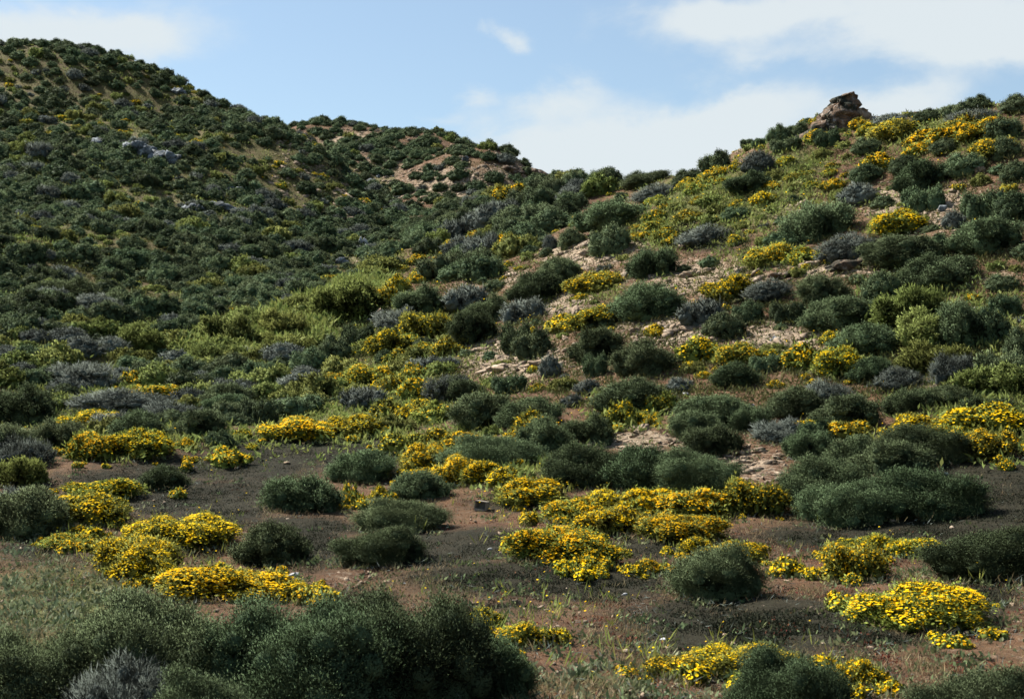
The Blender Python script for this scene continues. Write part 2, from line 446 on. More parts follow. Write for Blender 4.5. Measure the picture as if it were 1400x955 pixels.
def make_lobes(kind, seed):
    g = np.random.default_rng(seed)
    if kind == "dome":
        L = [(0, 0, 0.0, 0.36, 0.40)]
        for k in range(7):
            a = k * 2 * math.pi / 7 + g.uniform(-0.4, 0.4); r = g.uniform(0.14, 0.25)
            L.append((r * math.cos(a), r * math.sin(a), g.uniform(0.02, 0.14), g.uniform(0.19, 0.25), g.uniform(0.2, 0.28)))
        L.append((g.uniform(-.1, .1), g.uniform(-.1, .1), 0.2, 0.24, 0.28))
    elif kind in ("clump", "thicket"):
        L = []; m = 7 if kind == "clump" else 13
        for k in range(m):
            a = k * 2.4 + g.uniform(-.5, .5); r = 0.34 * math.sqrt((k + .5) / m); q = g.uniform(0.13, 0.23) if kind == "clump" else g.uniform(.10, .19)
            L.append((r * math.cos(a), r * math.sin(a), g.uniform(0.0, 0.12), q, g.uniform(0.17, 0.36) * (1.15 - r)))
        L.append((0, 0, 0, 0.28, 0.2))
    else:  # low
        L = [(0, 0, 0, 0.4, 0.28)]
        for k in range(8):
            a = g.uniform(0, 2 * math.pi); r = 0.34 * math.sqrt(g.uniform(0.1, 1)); q = g.uniform(0.14, 0.2)
            L.append((r * math.cos(a), r * math.sin(a), 0.0, q, g.uniform(0.2, 0.34)))
    # billows: smaller lobes over the upper surface of the large ones
    for (x, y, z, r, h) in list(L):
        for k in range(5):
            u = unit(g.normal(size=3)); u[2] = abs(u[2]) * 0.8 + 0.15; u = unit(u)
            q = r * g.uniform(.34, .52)
            L.append((x + u[0] * r * .92, y + u[1] * r * .92, z + u[2] * h * .92, q, q * 1.0))
    return np.array(L)


def surf_points(L, n, g, zmin=-0.12):
    """Points on the outside of the union of the lobes, with outward directions."""
    P, U = [], []
    w = L[:, 3] ** 2; w = w / w.sum(); got = 0
    while got < n:
        k = g.choice(len(L), size=n * 2, p=w)
        u = unit(g.normal(size=(n * 2, 3))); u[:, 2] = np.where(u[:, 2] < -0.25, -u[:, 2], u[:, 2])
        p = L[k, :3] + u * np.stack([L[k, 3], L[k, 3], L[k, 4]], 1)
        keep = p[:, 2] > zmin
        for j in range(len(L)):
            q = (p - L[j, :3]) / np.array([L[j, 3], L[j, 3], L[j, 4]])
            keep &= ~(((q ** 2).sum(1) < 0.86) & (k != j))
        P.append(p[keep]); U.append(u[keep]); got += keep.sum()
    return np.concatenate(P)[:n], np.concatenate(U)[:n]


ICO = None


def icosphere(sub):
    import bmesh
    bm = bmesh.new(); bmesh.ops.create_icosphere(bm, subdivisions=sub, radius=1.0)
    V = np.array([v.co[:] for v in bm.verts]); Fc = np.array([[v.index for v in f.verts] for f in bm.faces]); bm.free()
    return V, Fc


ICO1, ICO2, ICO3, ICO4 = icosphere(1), icosphere(2), icosphere(3), icosphere(5)


def foliage_arrays(kind, seed, sprigs, per, bl, bw, up=0.75, slen=0.12, spread=0.55, core=0.78, depth=0.42, fine=True):
    g = np.random.default_rng(seed)
    L = make_lobes(kind, seed)
    P, U = surf_points(L, sprigs, g)
    cen = np.array([0, 0, 0.05])
    P = P - U * (g.uniform(0, 1, (sprigs, 1)) ** 1.6) * depth * 0.25
    A = unit(U * 0.85 + np.array([0, 0, up]) + g.normal(size=U.shape) * 0.28)
    sl = slen * g.uniform(0.6, 1.25, sprigs) * np.where(g.random(sprigs) < 0.05, 1.6, 1.0)
    sv = g.uniform(0, 1, sprigs)
    idx = np.repeat(np.arange(sprigs), per)
    t = g.uniform(0, 1, len(idx)) ** 0.8
    off = g.normal(size=(len(idx), 3)) * (0.016 + 0.02 * (1 - t))[:, None]
    B = P[idx] + A[idx] * ((t - 0.45) * sl[idx])[:, None] + off
    Dn = unit(A[idx] + g.normal(size=B.shape) * spread)
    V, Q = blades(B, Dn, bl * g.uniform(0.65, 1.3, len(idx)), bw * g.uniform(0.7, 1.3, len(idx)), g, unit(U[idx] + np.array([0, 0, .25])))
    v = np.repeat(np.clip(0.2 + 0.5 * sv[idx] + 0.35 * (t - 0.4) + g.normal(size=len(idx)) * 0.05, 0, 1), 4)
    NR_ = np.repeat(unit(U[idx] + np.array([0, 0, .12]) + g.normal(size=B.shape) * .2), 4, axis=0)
    # the tangle of inner twigs and leaves
    iv, jf = ICO2 if fine else ICO1
    nb = len([1 for l in L if l[3] > .13])
    CV, CF, CN = [], [], []
    for k in range(len(L)):
        if L[k, 3] < .10 and not fine: continue
        w = iv * np.array([L[k, 3], L[k, 3], L[k, 4]]) * core
        w = w * (1 + (vnoise(iv[:, 0] * 3 + k * 7, iv[:, 1] * 3 + iv[:, 2] * 5, seed) - 0.5) * 0.25)[:, None] + L[k, :3]
        w[:, 2] = np.maximum(w[:, 2], -0.1)
        CF.append(jf + len(V) + sum(len(c) for c in CV)); CV.append(w); CN.append(iv)
    if CV:
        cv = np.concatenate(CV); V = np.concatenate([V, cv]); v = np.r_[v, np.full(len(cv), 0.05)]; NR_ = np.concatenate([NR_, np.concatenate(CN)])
        tri = np.concatenate(CF)
    lo, hi = np.percentile(V[:len(Q) * 4], 1.0, axis=0), np.percentile(V[:len(Q) * 4], 99.0, axis=0)
    sc = np.array([1 / (hi[0] - lo[0]), 1 / (hi[1] - lo[1]), 0.5 / hi[2]]); of = np.array([(hi[0] + lo[0]) / 2, (hi[1] + lo[1]) / 2, 0])
    V = (V - of) * sc
    L = L.copy(); L[:, :3] = (L[:, :3] - of) * sc; L[:, 3] *= (sc[0] + sc[1]) / 2; L[:, 4] *= sc[2]
    return V, [Q, tri], v, L, NR_


def stems_mesh(name, seed, n=9, r0=0.014):
    g = np.random.default_rng(seed); V, Fq = [], []
    for k in range(n):
        a = g.uniform(0, 6.28); e = g.uniform(0.3, 1.1); rr = g.uniform(0.22, 0.36)
        pts = [np.array([0.05 * math.cos(a), 0.05 * math.sin(a), -0.12])]
        for q in range(1, 5):
            f = q / 4
            pts.append(np.array([math.cos(a) * rr * f + g.normal() * 0.02, math.sin(a) * rr * f + g.normal() * 0.02, -0.12 + f * (0.2 + 0.28 * math.sin(e))]))
        for q, p in enumerate(pts):
            r = r0 * (1 - 0.18 * q)
            for s in range(5):
                V.append(p + np.array([math.cos(s * 1.2566) * r, math.sin(s * 1.2566) * r, 0]))
        b = len(V) - 25
        for q in range(4):
            for s in range(5):
                Fq.append([b + q * 5 + s, b + q * 5 + (s + 1) % 5, b + q * 5 + 5 + (s + 1) % 5, b + q * 5 + 5 + s])
    return mesh_from(name, np.array(V), [np.array(Fq)], [M_WOOD], smooth=True)


def blossom_arrays(L, seed, n, size, clump=3.0, zmin=0.02, rise=0.03):
    """Flower heads standing over the leaves: shallow six-petalled cups turned up and outwards."""
    g = np.random.default_rng(seed)
    P, U = surf_points(L, n * 2, g, 0.0)
    k = (fbm(P[:, 0] * clump * 2, P[:, 1] * clump * 2, seed) * 0.55 + 0.30 * P[:, 2] / 0.4 + g.uniform(-0.2, 0.2, len(P)))
    sel = np.argsort(-k)[:n]; P, U = P[sel], U[sel]
    P = P + U * g.uniform(0.0, rise, (n, 1)) + np.array([0, 0, 1]) * g.uniform(0.2, 1, (n, 1)) * rise
    Nn = unit(np.array([0, 0, 1.0]) + U * 0.5 + g.normal(size=U.shape) * 0.22)
    a = unit(np.cross(Nn, unit(g.normal(size=U.shape)))); b = np.cross(Nn, a)
    s = size * g.uniform(0.7, 1.25, n)
    V = np.zeros((n, 7, 3)); V[:, 0] = P + Nn * (s * 0.02)[:, None]
    for q in range(6):
        c = q * math.pi / 3
        V[:, 1 + q] = P + ((a * math.cos(c) + b * math.sin(c)) * 0.5 + Nn * 0.14) * s[:, None]
    base = (np.arange(n) * 7)[:, None]
    tri = np.concatenate([np.concatenate([base, base + 1 + q, base + 1 + (q + 1) % 6], 1) for q in range(6)])
    v = np.repeat(g.uniform(0.2, 1, n), 7)
    v[::7] = 0.0
    return V.reshape(-1, 3), [tri], v


LIB = {}


def lib(key, make):
    if key not in LIB: LIB[key] = make()
    return LIB[key]


SPEC = {   # lod: sprigs, leaves per sprig, leaf length, leaf width (of a plant one unit wide)
    "evergreen": {4: (13000, 13, 0.0125, 0.0036), 3: (6500, 14, 0.0175, 0.0048), 2: (2400, 14, 0.028, 0.0078), 1: (800, 10, 0.045, 0.013), 0: (300, 7, 0.055, 0.022)},
    "dry": {4: (1500, 16, 0.07, 0.003), 3: (900, 14, 0.075, 0.0045), 2: (600, 12, 0.085, 0.006), 1: (320, 9, 0.11, 0.011), 0: (110, 6, 0.13, 0.03)},
    "leafy": {3: (900, 14, 0.05, 0.018), 2: (900, 12, 0.045, 0.016), 1: (420, 9, 0.062, 0.026), 0: (140, 6, 0.10, 0.045)},
    "flower": {4: (1500, 13, 0.03, 0.011), 3: (1200, 12, 0.038, 0.013), 2: (480, 11, 0.055, 0.02), 1: (190, 8, 0.09, 0.038), 0: (80, 6, 0.12, 0.06)},
}
HAB = {"evergreen": dict(up=0.75, slen=0.11, spread=0.55), "dry": dict(up=0.9, slen=0.14, spread=0.42, core=0.66), "leafy": dict(up=0.6, slen=0.07, spread=0.8, core=0.7), "flower": dict(up=0.8, slen=0.12, spread=0.7, core=0.62)}
MATS = {"evergreen": M_SAGE, "dry": M_GREY, "leafy": M_LIME, "flower": M_FGRN}
NV = {4: 2, 3: 3, 2: 6, 1: 5, 0: 6}
SHAPES = {"evergreen": ["dome", "clump", "dome", "clump", "dome", "clump"], "dry": ["dome", "clump"] * 3, "leafy": ["clump", "low"] * 3, "flower": ["low", "clump"] * 3}


def plant_arrays(kind, lod, var):
    def mk():
        s, p, l, w = SPEC[kind][lod]
        shp = 'dome' if lod == 0 and kind == 'evergreen' else 'thicket' if lod == 4 and kind == 'evergreen' else SHAPES[kind][var % 6]
        hb = dict(HAB[kind])
        if lod == 4: hb['slen'] = .07; hb['core'] = .84
        if lod < 2: hb['core'] = .90; hb['slen'] = .07
        return foliage_arrays(shp, hash_seed(kind, lod, var), s, p, l, w, fine=lod >= 1, **hb)
    return lib(("A", kind, lod, var), mk)


def hash_seed(kind, lod, var):
    return sum(ord(c) for c in kind) * 31 + lod * 101 + var * 17


def plant_mesh(kind, lod, var):
    def mk():
        V, Fc, v, L, nr = plant_arrays(kind, lod, var)
        leaf = np.stack([v, np.zeros_like(v)], 1)
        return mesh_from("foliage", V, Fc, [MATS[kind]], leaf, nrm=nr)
    return lib(("M", kind, lod, var), mk)


BLOOM = {4: (2600, 0.020), 3: (2400, 0.0235), 2: (1250, 0.033), 1: (560, 0.048), 0: (110, 0.095)}


def bloom_mesh(lod, var, frac):
    def mk():
        _, _, _, L, _ = plant_arrays("flower", lod, var)
        n, s = BLOOM[lod]
        V, Fc, v = blossom_arrays(L, hash_seed("bloom", lod, var), max(6, int(n * frac)), s)
        return mesh_from("blossom", V, Fc, [M_PETAL], np.stack([v, np.zeros_like(v)], 1))
    return lib(("B", lod, var, frac), mk)


def stem_mesh(var):
    return lib(("S", var), lambda: stems_mesh("stem", 50 + var))


def rot_to(p, tilt=0.5):
    n = normal(p[0], p[1]) * tilt + np.array([0, 0, 1 - tilt])
    return Vector((0, 0, 1)).rotation_difference(Vector(n))


def link(name, data, parent=None):
    o = bpy.data.objects.new(name, data); COL.objects.link(o)
    if parent is not None: o.parent = parent
    return o


NAMES = {"evergreen": ("evergreen_shrub", "shrub"), "dry": ("dry_shrub", "dry shrub"), "leafy": ("leafy_bush", "bush"), "flower": ("flowering_plant", "flower clump")}
GROUPS = {"evergreen": "evergreen shrubs on the hillsides", "dry": "grey dry shrubs on the hillsides", "leafy": "lime green bushes on the hillsides", "flower": "yellow flowering plants on the slopes"}
KEEP = []      # one entry per plant kept as a thing of its own


def put_plant(it):
    """it: kind, p (base point), w, h, lod, var, yaw, bloom, label, pxw. Builds the thing with its parts."""
    k = it["kind"]; nm, cat = NAMES[k]
    q = rot_to(it["p"]) @ Quaternion((0, 0, 1), it["yaw"])
    sc = (it["w"], it["w"] * it.get("dep", 1.0), it["h"] / 0.50)
    parts = it["pxw"] > 34 or k == "flower"
    if parts:
        o = link(nm, None); o.empty_display_size = 0.2
        link("foliage", plant_mesh(k, it["lod"], it["var"]), o)
        if it["pxw"] > 34: link("stem", stem_mesh(it["var"]), o)
        if k == "flower":
            b = link("blossom", bloom_mesh(it["lod"], it["var"], it["bloom"]), o); b["kind"] = "stuff"
    else:
        o = link(nm, plant_mesh(k, it["lod"], it["var"]))
    o.location = it["p"]; o.rotation_mode = "QUATERNION"; o.rotation_quaternion = q; o.scale = sc
    o["label"] = it["label"]; o["category"] = cat; o["group"] = GROUPS[k]
    return o


def put_mass(name, label, items, kind):
    """Plants past the three hundred that show largest, as one mass."""
    Vs, Qs, Ts, Ls, Ns = [], [], [], [], []; nv = 0; BV, BT, BL = [], [], []; nb = 0
    for it in items:
        V, (Q, T), v, L, nr = plant_arrays(kind, 0, it["var"] % NV[0])
        q = np.array((rot_to(it["p"]) @ Quaternion((0, 0, 1), it["yaw"])).to_matrix())
        sc = np.array([it["w"], it["w"], it["h"] / 0.50])
        Vs.append((V * sc) @ q.T + it["p"]); Ns.append(nr @ q.T); Qs.append(Q + nv); Ts.append(T + nv)
        r = R.random(); Ls.append(np.stack([v, np.full(len(v), r)], 1)); nv += len(V)
    if not items: return
    leaf = np.concatenate(Ls)
    o = link(name, mesh_from(name, np.concatenate(Vs), [np.concatenate(Qs), np.concatenate(Ts)], [MATS[kind]], leaf, nrm=np.concatenate(Ns)))
    o["kind"] = "stuff"; o["label"] = label
    if kind == "flower":
        for it in items:
            _, _, _, L, _ = plant_arrays(kind, 0, it["var"] % NV[0])
            V, (T,), v = lib(("BA", it["var"] % NV[0]), lambda: blossom_arrays(L, 5 + it["var"], BLOOM[0][0], BLOOM[0][1]))
            q = np.array((rot_to(it["p"]) @ Quaternion((0, 0, 1), it["yaw"])).to_matrix())
            BV.append((V * np.array([it["w"], it["w"], it["h"] / 0.50])) @ q.T + it["p"]); BT.append(T + nb); BL.append(np.stack([v, np.full(len(v), R.random())], 1)); nb += len(V)
        b = link("blossom", mesh_from("blossom", np.concatenate(BV), [np.concatenate(BT)], [M_PETAL], np.concatenate(BL)), o); b["kind"] = "stuff"
# ------------------------------------------------------------------ plants surveyed one by one: kind, extent x0 x1, top, foot (photo rows), label, short name
# kinds: s evergreen shrub, g grey dry shrub, l lime leafy bush, f thickly flowering plant, h plant with fewer flowers
SURVEY = """
s -70 150 878 1010|largest dark shrub mass cut by the lower corner beside dead twigs
s 40 330 832 990|broad tall shrub in the long front thicket, just behind dead grey branches|front thicket
s 280 545 832 1000|middle hump of the long dark front thicket, below the yellow flower bank
s 420 670 822 990|highest rounded hump at the end of the long dark front thicket
s 585 738 872 972|low outer shrub ending the long front thicket beside sparse yellow flowers
s 200 350 926 1050|small shrub cut by the bottom edge in front of the front thicket
g 85 240 905 1018|tangle of bare dead grey branches in front of the front thicket|dead branch tangle
s 978 1168 897 1015|half shrub cut by the bottom edge with yellow flowers on both sides|bottom edge shrub
s 1252 1425 920 1015|half shrub cut by the bottom edge near the lower right corner
s 918 1042 747 828|lone round dark shrub on the black mat with one lit side|lone round shrub
s 321 423 716 778|bushy upright shrub standing just above the brightest yellow flower bank|upright shrub
s 458 581 722 777|front one of four domed shrubs on the dark flat, above the front thicket
s 486 612 683 729|domed shrub just behind the front one in the row on the dark flat
s 361 467 652 703|smooth domed shrub on black ground with small flowers at both ends|smooth dome shrub
s 446 541 617 662|domed shrub farthest back on the black flat below the green strip
s 532 616 644 687|grey green dome between the open box and the row of domed shrubs|box side dome
s 604 742 595 647|wide olive mound just behind the long yellow flower band
s 742 862 609 668|flat topped end shrub of the long hedge above the yellow band
s 828 932 611 676|middle shrub of the long hedge above the yellow band
s 890 1014 617 680|rounded last shrub of the long hedge above the yellow band|long hedge
s 1066 1185 628 698|back shrub of the large spreading thicket beside the black slope
s 1095 1220 662 722|front shrub of the large spreading thicket beside the black slope|spreading thicket
s 1180 1335 645 712|wide end shrub of the spreading thicket, next to the black slope
s 1163 1268 604 652|dark domed shrub right above the spreading thicket
s 1198 1318 584 632|dark shrub with bare stems showing, at the edge of the black slope
s 1130 1205 598 640|olive shrub behind the dark dome above the spreading thicket
s 1268 1430 727 800|broad shrub at the picture edge above the round yellow mound|edge shrub
s 1073 1139 590 630|small round shrub on reddish bare soil above the spreading thicket
g 1030 1105 574 606|flat grey shrub on reddish soil behind a small round green one
s 1090 1138 575 606|
s 1112 1202 540 587|round dark shrub just in front of a long grey green shrub|
g 1100 1168 520 560|grey crowned half of a long shrub above flowering strip
s 1048 1130 530 570|
s 922 1032 540 582|upper wide shrub of the cluster above the bare ledge
s 915 990 562 602|
s 932 1014 583 624|dark front shrub of the cluster on the bare rocky ledge|ledge cluster
g 935 985 568 592|
s 992 1056 557 591|
s 710 788 572 628|dark shrub with a grey twiggy base above the long hedge|
s 772 840 567 610|
s 680 770 545 590|
s 618 720 536 590|wide many humped shrub below the pale rock slab|many humped shrub
s 600 665 515 552|
g 583 655 512 553|smooth grey shrub leaning against green ones below the pale slab|
s 690 762 552 590|
s 812 925 518 562|
s 840 930 467 517|thick round shrub in the middle of the stony slope|thick round shrub
s 796 832 484 516|small fresh green shrub between two big round ones
s 778 856 448 497|neat dome on the stony slope with a small shrub on its shoulder|neat dome
s 799 843 429 453|
g 737 770 484 518|small upright grey bush alone on the pale rock slab|lone grey bush
s 684 730 442 486|
s 702 758 452 492|grey footed round shrub at the upper edge of the pale slab|
s 614 682 424 474|
s 640 704 405 446|
s 696 776 372 416|tall dark shrub with a pale dead patch on its face|
g 686 748 408 442|bright grey dead shrub between dark shrubs on the slope|
g 608 668 390 424|
s 540 608 390 432|big olive green shrub at the edge of the lush valley strip|big olive shrub
g 512 580 422 452|
s 396 446 476 512|lower end of three dark shrubs in line under the lush green strip
s 430 482 458 496|middle of three dark shrubs in line under the lush green strip|shrub line
s 464 514 444 480|upper end of three dark shrubs in line under the lush green strip
s 835 937 388 440|wide blue green shrub of several humps in the middle of the stony slope|several hump shrub
s 858 928 341 383|dark shrub standing alone on scree, just below the dark brown mat|scree shrub
s 732 798 352 388|
s 806 864 308 351|dark shrub between two rocky gullies on the slope
s 786 892 274 314|long dark shrub at the upper edge of the yellow green meadow|meadow edge shrub
s 764 802 312 340|
g 742 765 320 344|
g 930 992 408 447|grey half of the shrub above the pale stony patch
s 960 1020 427 465|green front half of the shrub above the pale stony patch|pale patch shrub
s 1000 1044 412 442|
g 1018 1086 382 412|
s 1092 1162 376 418|
s 1092 1198 407 450|big domed shrub at the front of the dark cluster below the rock ledge|ledge dome
s 1178 1234 372 414|
s 1054 1100 412 442|
s 1138 1232 444 484|
s 1238 1342 349 394|wide dark dome beside scree, right of the flat rock ledge|wide dark dome
s 1278 1348 414 486|tallest darkest shrub with a pointed top on the upper slope|tallest dark shrub
s 1328 1380 422 476|
s 1352 1396 403 434|small dark round shrub behind the tallest dark shrub
s 1374 1420 449 492|
s 1340 1402 482 526|
s 1162 1228 489 522|
g 1198 1262 502 536|
s 1210 1278 534 567|
s 1308 1398 544 584|
g 1268 1332 484 527|
s 1260 1335 528 556|
s 972 1040 496 529|low round shrub on brown soil among scattered orange flowers|
s 1026 1068 485 509|
g 1118 1205 320 358|
s 1178 1285 322 362|long dark shrub just above the flat rock ledge|
s 1245 1300 322 352|
s 1072 1170 280 332|large lumpy shrub with a ragged top on the upper slope|ragged shrub
s 1046 1098 314 340|
s 1222 1292 222 264|big round shrub below the yellow ridge meadow|big round shrub
s 1217 1260 213 236|
s 1288 1346 210 240|
s 1162 1208 225 250|
g 1148 1202 250 280|grey dry shrub with a green side beside the meadow|
s 1236 1290 257 290|
s 1318 1372 262 302|
s 1360 1420 264 304|
s 1353 1394 189 217|
s 1368 1410 222 250|
s 1348 1396 162 191|
s 1164 1204 189 210|
s 1112 1148 178 200|
g 1192 1240 156 172|
s 1272 1312 190 209|
s 1318 1356 131 152|round shrub on the skyline, highest on the right hand ridge|skyline shrub
s 1288 1328 142 162|
s 1368 1425 130 154|
s 1248 1288 150 167|
g 1298 1372 150 172|
s 1298 1392 300 346|
g 1288 1322 288 316|
s 958 1002 208 240|
s 1050 1082 171 199|
s 1072 1106 170 188|
s 1054 1096 189 207|
s 1012 1032 186 199|small round shrub alone on the skyline below the pinnacle|
s 1028 1050 189 202|
g 1012 1062 207 238|
s 988 1052 236 264|
g 862 932 252 277|grey smooth shrub at the upper edge of the yellow meadow|
s 918 964 231 254|
s 848 915 228 250|
s 984 1026 283 300|
g 925 1000 308 336|
s -20 85 672 738|dark shrub at the picture edge beside the yellow flower clump|edge valley shrub
g -10 62 668 702|
s 190 258 638 672|
l -5 62 628 668|pale lime bush at the left edge above the dark flat|
s -20 62 583 638|
s 38 112 578 618|
g -5 74 598 642|twiggy grey shrub at the left edge above the pale lime bush
s -10 78 528 582|dark smooth shrub at the left edge in the valley bottom|
s 94 132 598 622|
s 148 232 564 608|
s 238 312 560 602|
s 278 322 588 614|
s 328 382 545 588|
g 75 168 496 532|
g 98 232 533 568|wide grey dead thicket in the valley bottom behind yellow flowers|
g 100 165 402 430|pair of pale grey domes on the lower shaded hillside|
s 168 212 405 436|dark dome beside the pale grey pair on the lower shaded hillside
s 208 250 402 434|
s 65 138 380 414|
g 62 112 364 388|
s 8 60 332 364|
f 126 258 738 800 1.3|large bright yellow bank on the flat, its tallest left clump|bright yellow bank
f 178 318 708 748 1.2|back part of the bright yellow flower bank on the flat
f 222 402 774 822 1.3|long front tongue of the bright yellow bank running to the thicket
f 350 452 800 822 .8|thin line of yellow flowers just above the front thicket
f 74 172 674 718 .8|round yellow green flower clump beside the edge valley shrub
f 92 195 656 684 .8|
f 58 125 730 752 .4|
f 694 838 722 772 1.3|domed yellow flower clump alone on the dark flat below the band|domed flower clump
f 778 838 752 782 1.1|small yellow clump attached to the front of the domed flower clump
f 678 772 654 692 1.1|first clump of the long yellow band, beside the open box|
f 740 832 680 716 1.0|
f 795 888 670 706 1.2|
f 838 935 668 704 1.4|brightest yellow clump of the long band, under the long hedge|long yellow band
f 900 1002 668 712 1.4|
f 792 880 692 732 1.1|
f 860 992 704 742 1.2|wide front clump of the long yellow band with green underside
h 992 1078 656 708 .45|tall greenish bush with few flowers at the end of the yellow band|
f 858 908 764 788 .9|tiny yellow clump between the domed clump and the lone round shrub
f 1166 1338 802 862 1.2|rounded yellow mound standing alone on bare soil near the edge|round yellow mound
f 1126 1212 744 800 .7|loose yellow clump above the round yellow mound
h 1150 1222 732 760 .5|
h 1210 1295 736 760 .6|
f 928 992 736 768 .8|
f 976 1042 740 772 .8|yellow clump peeping out behind the lone round shrub
h 1068 1100 764 786 .4|
f 634 690 832 862 .6|
h 680 758 852 888 .5|sparse yellow flowers beside the end of the front thicket|
f 880 960 896 928 .6|
f 945 1088 886 924 .8|yellow flower line just above the shrub at the bottom edge
f 1128 1202 904 950 .9|yellow clump beside the half shrub at the bottom edge
f 355 455 570 602 1.2|bright yellow flower strip behind the green strip of the black flat|
f 440 522 566 598 .9|
f 98 172 592 632 1.1|
f 150 238 588 628 1.0|bright yellow bank on the valley floor beneath the grey thicket|valley yellow bank
h 280 342 611 640 .7|round lemon green flower clump at the tip of the black flat|
h 162 252 528 550 .6|
f 82 166 561 584 .8|
h 462 498 662 700 .7|small yellow tuft just beside the smooth dome shrub
h 504 534 664 690 .7|small yellow tuft between two domed shrubs on the flat
f 548 612 606 650 .9|
f 590 660 622 664 1.0|
f 632 704 630 662 1.0|
f 660 712 640 668 .8|
h 555 612 640 664 .6|
h 520 582 590 622 .25|lemon green low bush at the edge of the black flat|
h 568 624 585 612 .4|
f 598 660 590 616 .9|
h 545 598 515 548 .7|
h 548 625 425 470 .35|
h 500 565 450 490 .4|
h 590 628 460 492 .4|
h 470 540 498 530 .7|
f 500 545 388 424 .8|
f 528 562 374 400 .8|
f 1018 1082 335 366 .8|
h 1072 1126 338 364 .5|
f 962 1032 378 412 .8|
f 1188 1264 288 322 1.1|bright yellow patch among scree under the big round shrub|
h 772 855 372 402 .6|
h 778 856 418 452 .5|
f 744 800 430 456 .7|
f 925 985 460 496 .5|
f 975 1040 468 500 .5|
f 1072 1130 470 508 .7|
f 1112 1182 474 516 .8|
f 1212 1300 566 600 .9|
h 1260 1332 584 628 .5|
f 1290 1402 552 590 .8|
h 1318 1395 588 626 .5|
f 1130 1190 574 600 .8|
f 1090 1140 575 596 .6|
h 818 875 548 590 .4|
h 880 926 536 566 .2|
h 700 760 560 600 .4|
f 1235 1290 178 200 1.0|
f 1270 1330 170 196 1.2|
f 1310 1375 164 190 1.2|
f 1230 1278 196 212 .9|
f 1330 1395 190 214 .8|
h 1290 1350 156 178 .4|
h 1190 1262 164 188 .3|
f 1100 1135 178 196 .9|
f 1170 1222 210 234 .7|
l 1195 1290 395 452|soft olive green bush field edge behind the tallest dark shrub|
l 1230 1330 425 478|
l 1225 1335 470 512|
l 1310 1400 500 545|
l 355 420 425 470|
l 430 520 385 440|
l 270 345 430 478|
l 160 232 445 480|
l 50 110 470 505|
"""
# ------------------------------------------------------------------ place the surveyed plants
ITEMS = []
KIND = {"s": "evergreen", "g": "dry", "l": "leafy", "f": "flower", "h": "flower"}
BOXES = []
rows = []
for ln in SURVEY.strip().splitlines():
    a, lab, ref = (ln.split("|") + ["", ""])[:3]
    t = a.split()
    rows.append((t[0], *map(float, t[1:5]), float(t[5]) if len(t) > 5 else 1.0, lab.strip(), ref.strip()))
_c = hit([(r[1] + r[2]) / 2 for r in rows], [r[4] - 0.16 * (r[4] - r[3]) for r in rows])
for r, p in zip(rows, _c):
    if np.isnan(p[0]):
        # foot hidden behind the skyline: take the ground a little lower
        for dy in range(2, 40, 2):
            p = hit((r[1] + r[2]) / 2, r[4] + dy)[0]
            if not np.isnan(p[0]): break
    kind = KIND[r[0]]
    D = np.linalg.norm(p - CAM)
    w = (r[2] - r[1]) * D / F; hpx = (r[4] - 0.16 * (r[4] - r[3])) - r[3]
    h = hpx * D / F * 1.02
    h = max(h * .96, 0.22 * w)
    if kind == "flower": w *= 1.02
    pxw = r[2] - r[1]
    lod = 4 if pxw > 185 and kind in ('evergreen', 'dry') else 3 if pxw > 115 else 2 if pxw > 62 else 1
    ITEMS.append(dict(kind=kind, p=p, w=w * 0.96, dep=0.8, h=h, lod=lod, pxw=pxw, hand=True, label=r[6], ref=r[7], u=(r[1] + r[2]) / 2, v=(r[3] + r[4]) / 2,
                      yaw=R.choice([0, math.pi]) + R.uniform(-.35, .35), bloom=min(r[5], 1.4)))
    BOXES.append((r[1], r[2], r[3], r[4]))
BX = np.array(BOXES)


def inpoly(u, v, poly):
    c = False; n = len(poly); j = n - 1
    for i in range(n):
        xi, yi = poly[i]; xj, yj = poly[j]
        if (yi > v) != (yj > v) and u < (xj - xi) * (v - yi) / (yj - yi) + xi: c = not c
        j = i
    return c


Z_MEADOW = [(850, 262), (905, 252), (985, 238), (1040, 212), (1100, 192), (1145, 214), (1140, 262), (1060, 276), (1005, 290), (965, 312), (905, 340), (862, 330), (868, 290)]
Z_RIDGE = [(1170, 172), (1290, 155), (1400, 165), (1400, 205), (1330, 222), (1280, 208), (1180, 212)]
Z_LUSH = [(520, 368), (525, 398), (472, 428), (425, 472), (380, 492), (280, 494), (235, 470), (290, 450), (370, 428), (450, 396)]
Z_Y1 = [(500, 468), (560, 424), (625, 424), (640, 470), (600, 520), (640, 560), (560, 600), (430, 600), (430, 575), (480, 540), (440, 520)]
Z_STRIPE = [(498, 420), (530, 372), (600, 340), (640, 318), (650, 330), (610, 365), (560, 395), (520, 430)]
Z_VALLEY = [(-100, 430), (120, 440), (240, 440), (430, 470), (440, 590), (345, 592), (240, 612), (120, 640), (-100, 660)]
Z_PLAIN = [(-100, 655), (0, 655), (130, 630), (350, 600), (545, 600), (560, 610), (720, 640), (900, 660), (1010, 640), (1060, 590), (1190, 600), (1320, 620), (1500, 620), (1500, 1100), (-100, 1100)]


def choose(t):
    x = R.random()
    for k, w in t:
        x -= w
        if x < 0: return k
    return None


BARE = [(705, 85, 490, 34), (930, 95, 448, 28), (1060, 70, 472, 26), (980, 110, 372, 34), (820, 70, 340, 22), (740, 60, 400, 30), (1150, 80, 365, 16), (870, 120, 602, 16), (1030, 50, 640, 24), (1010, 90, 545, 18), (1290, 90, 290, 26)]
cell = {}


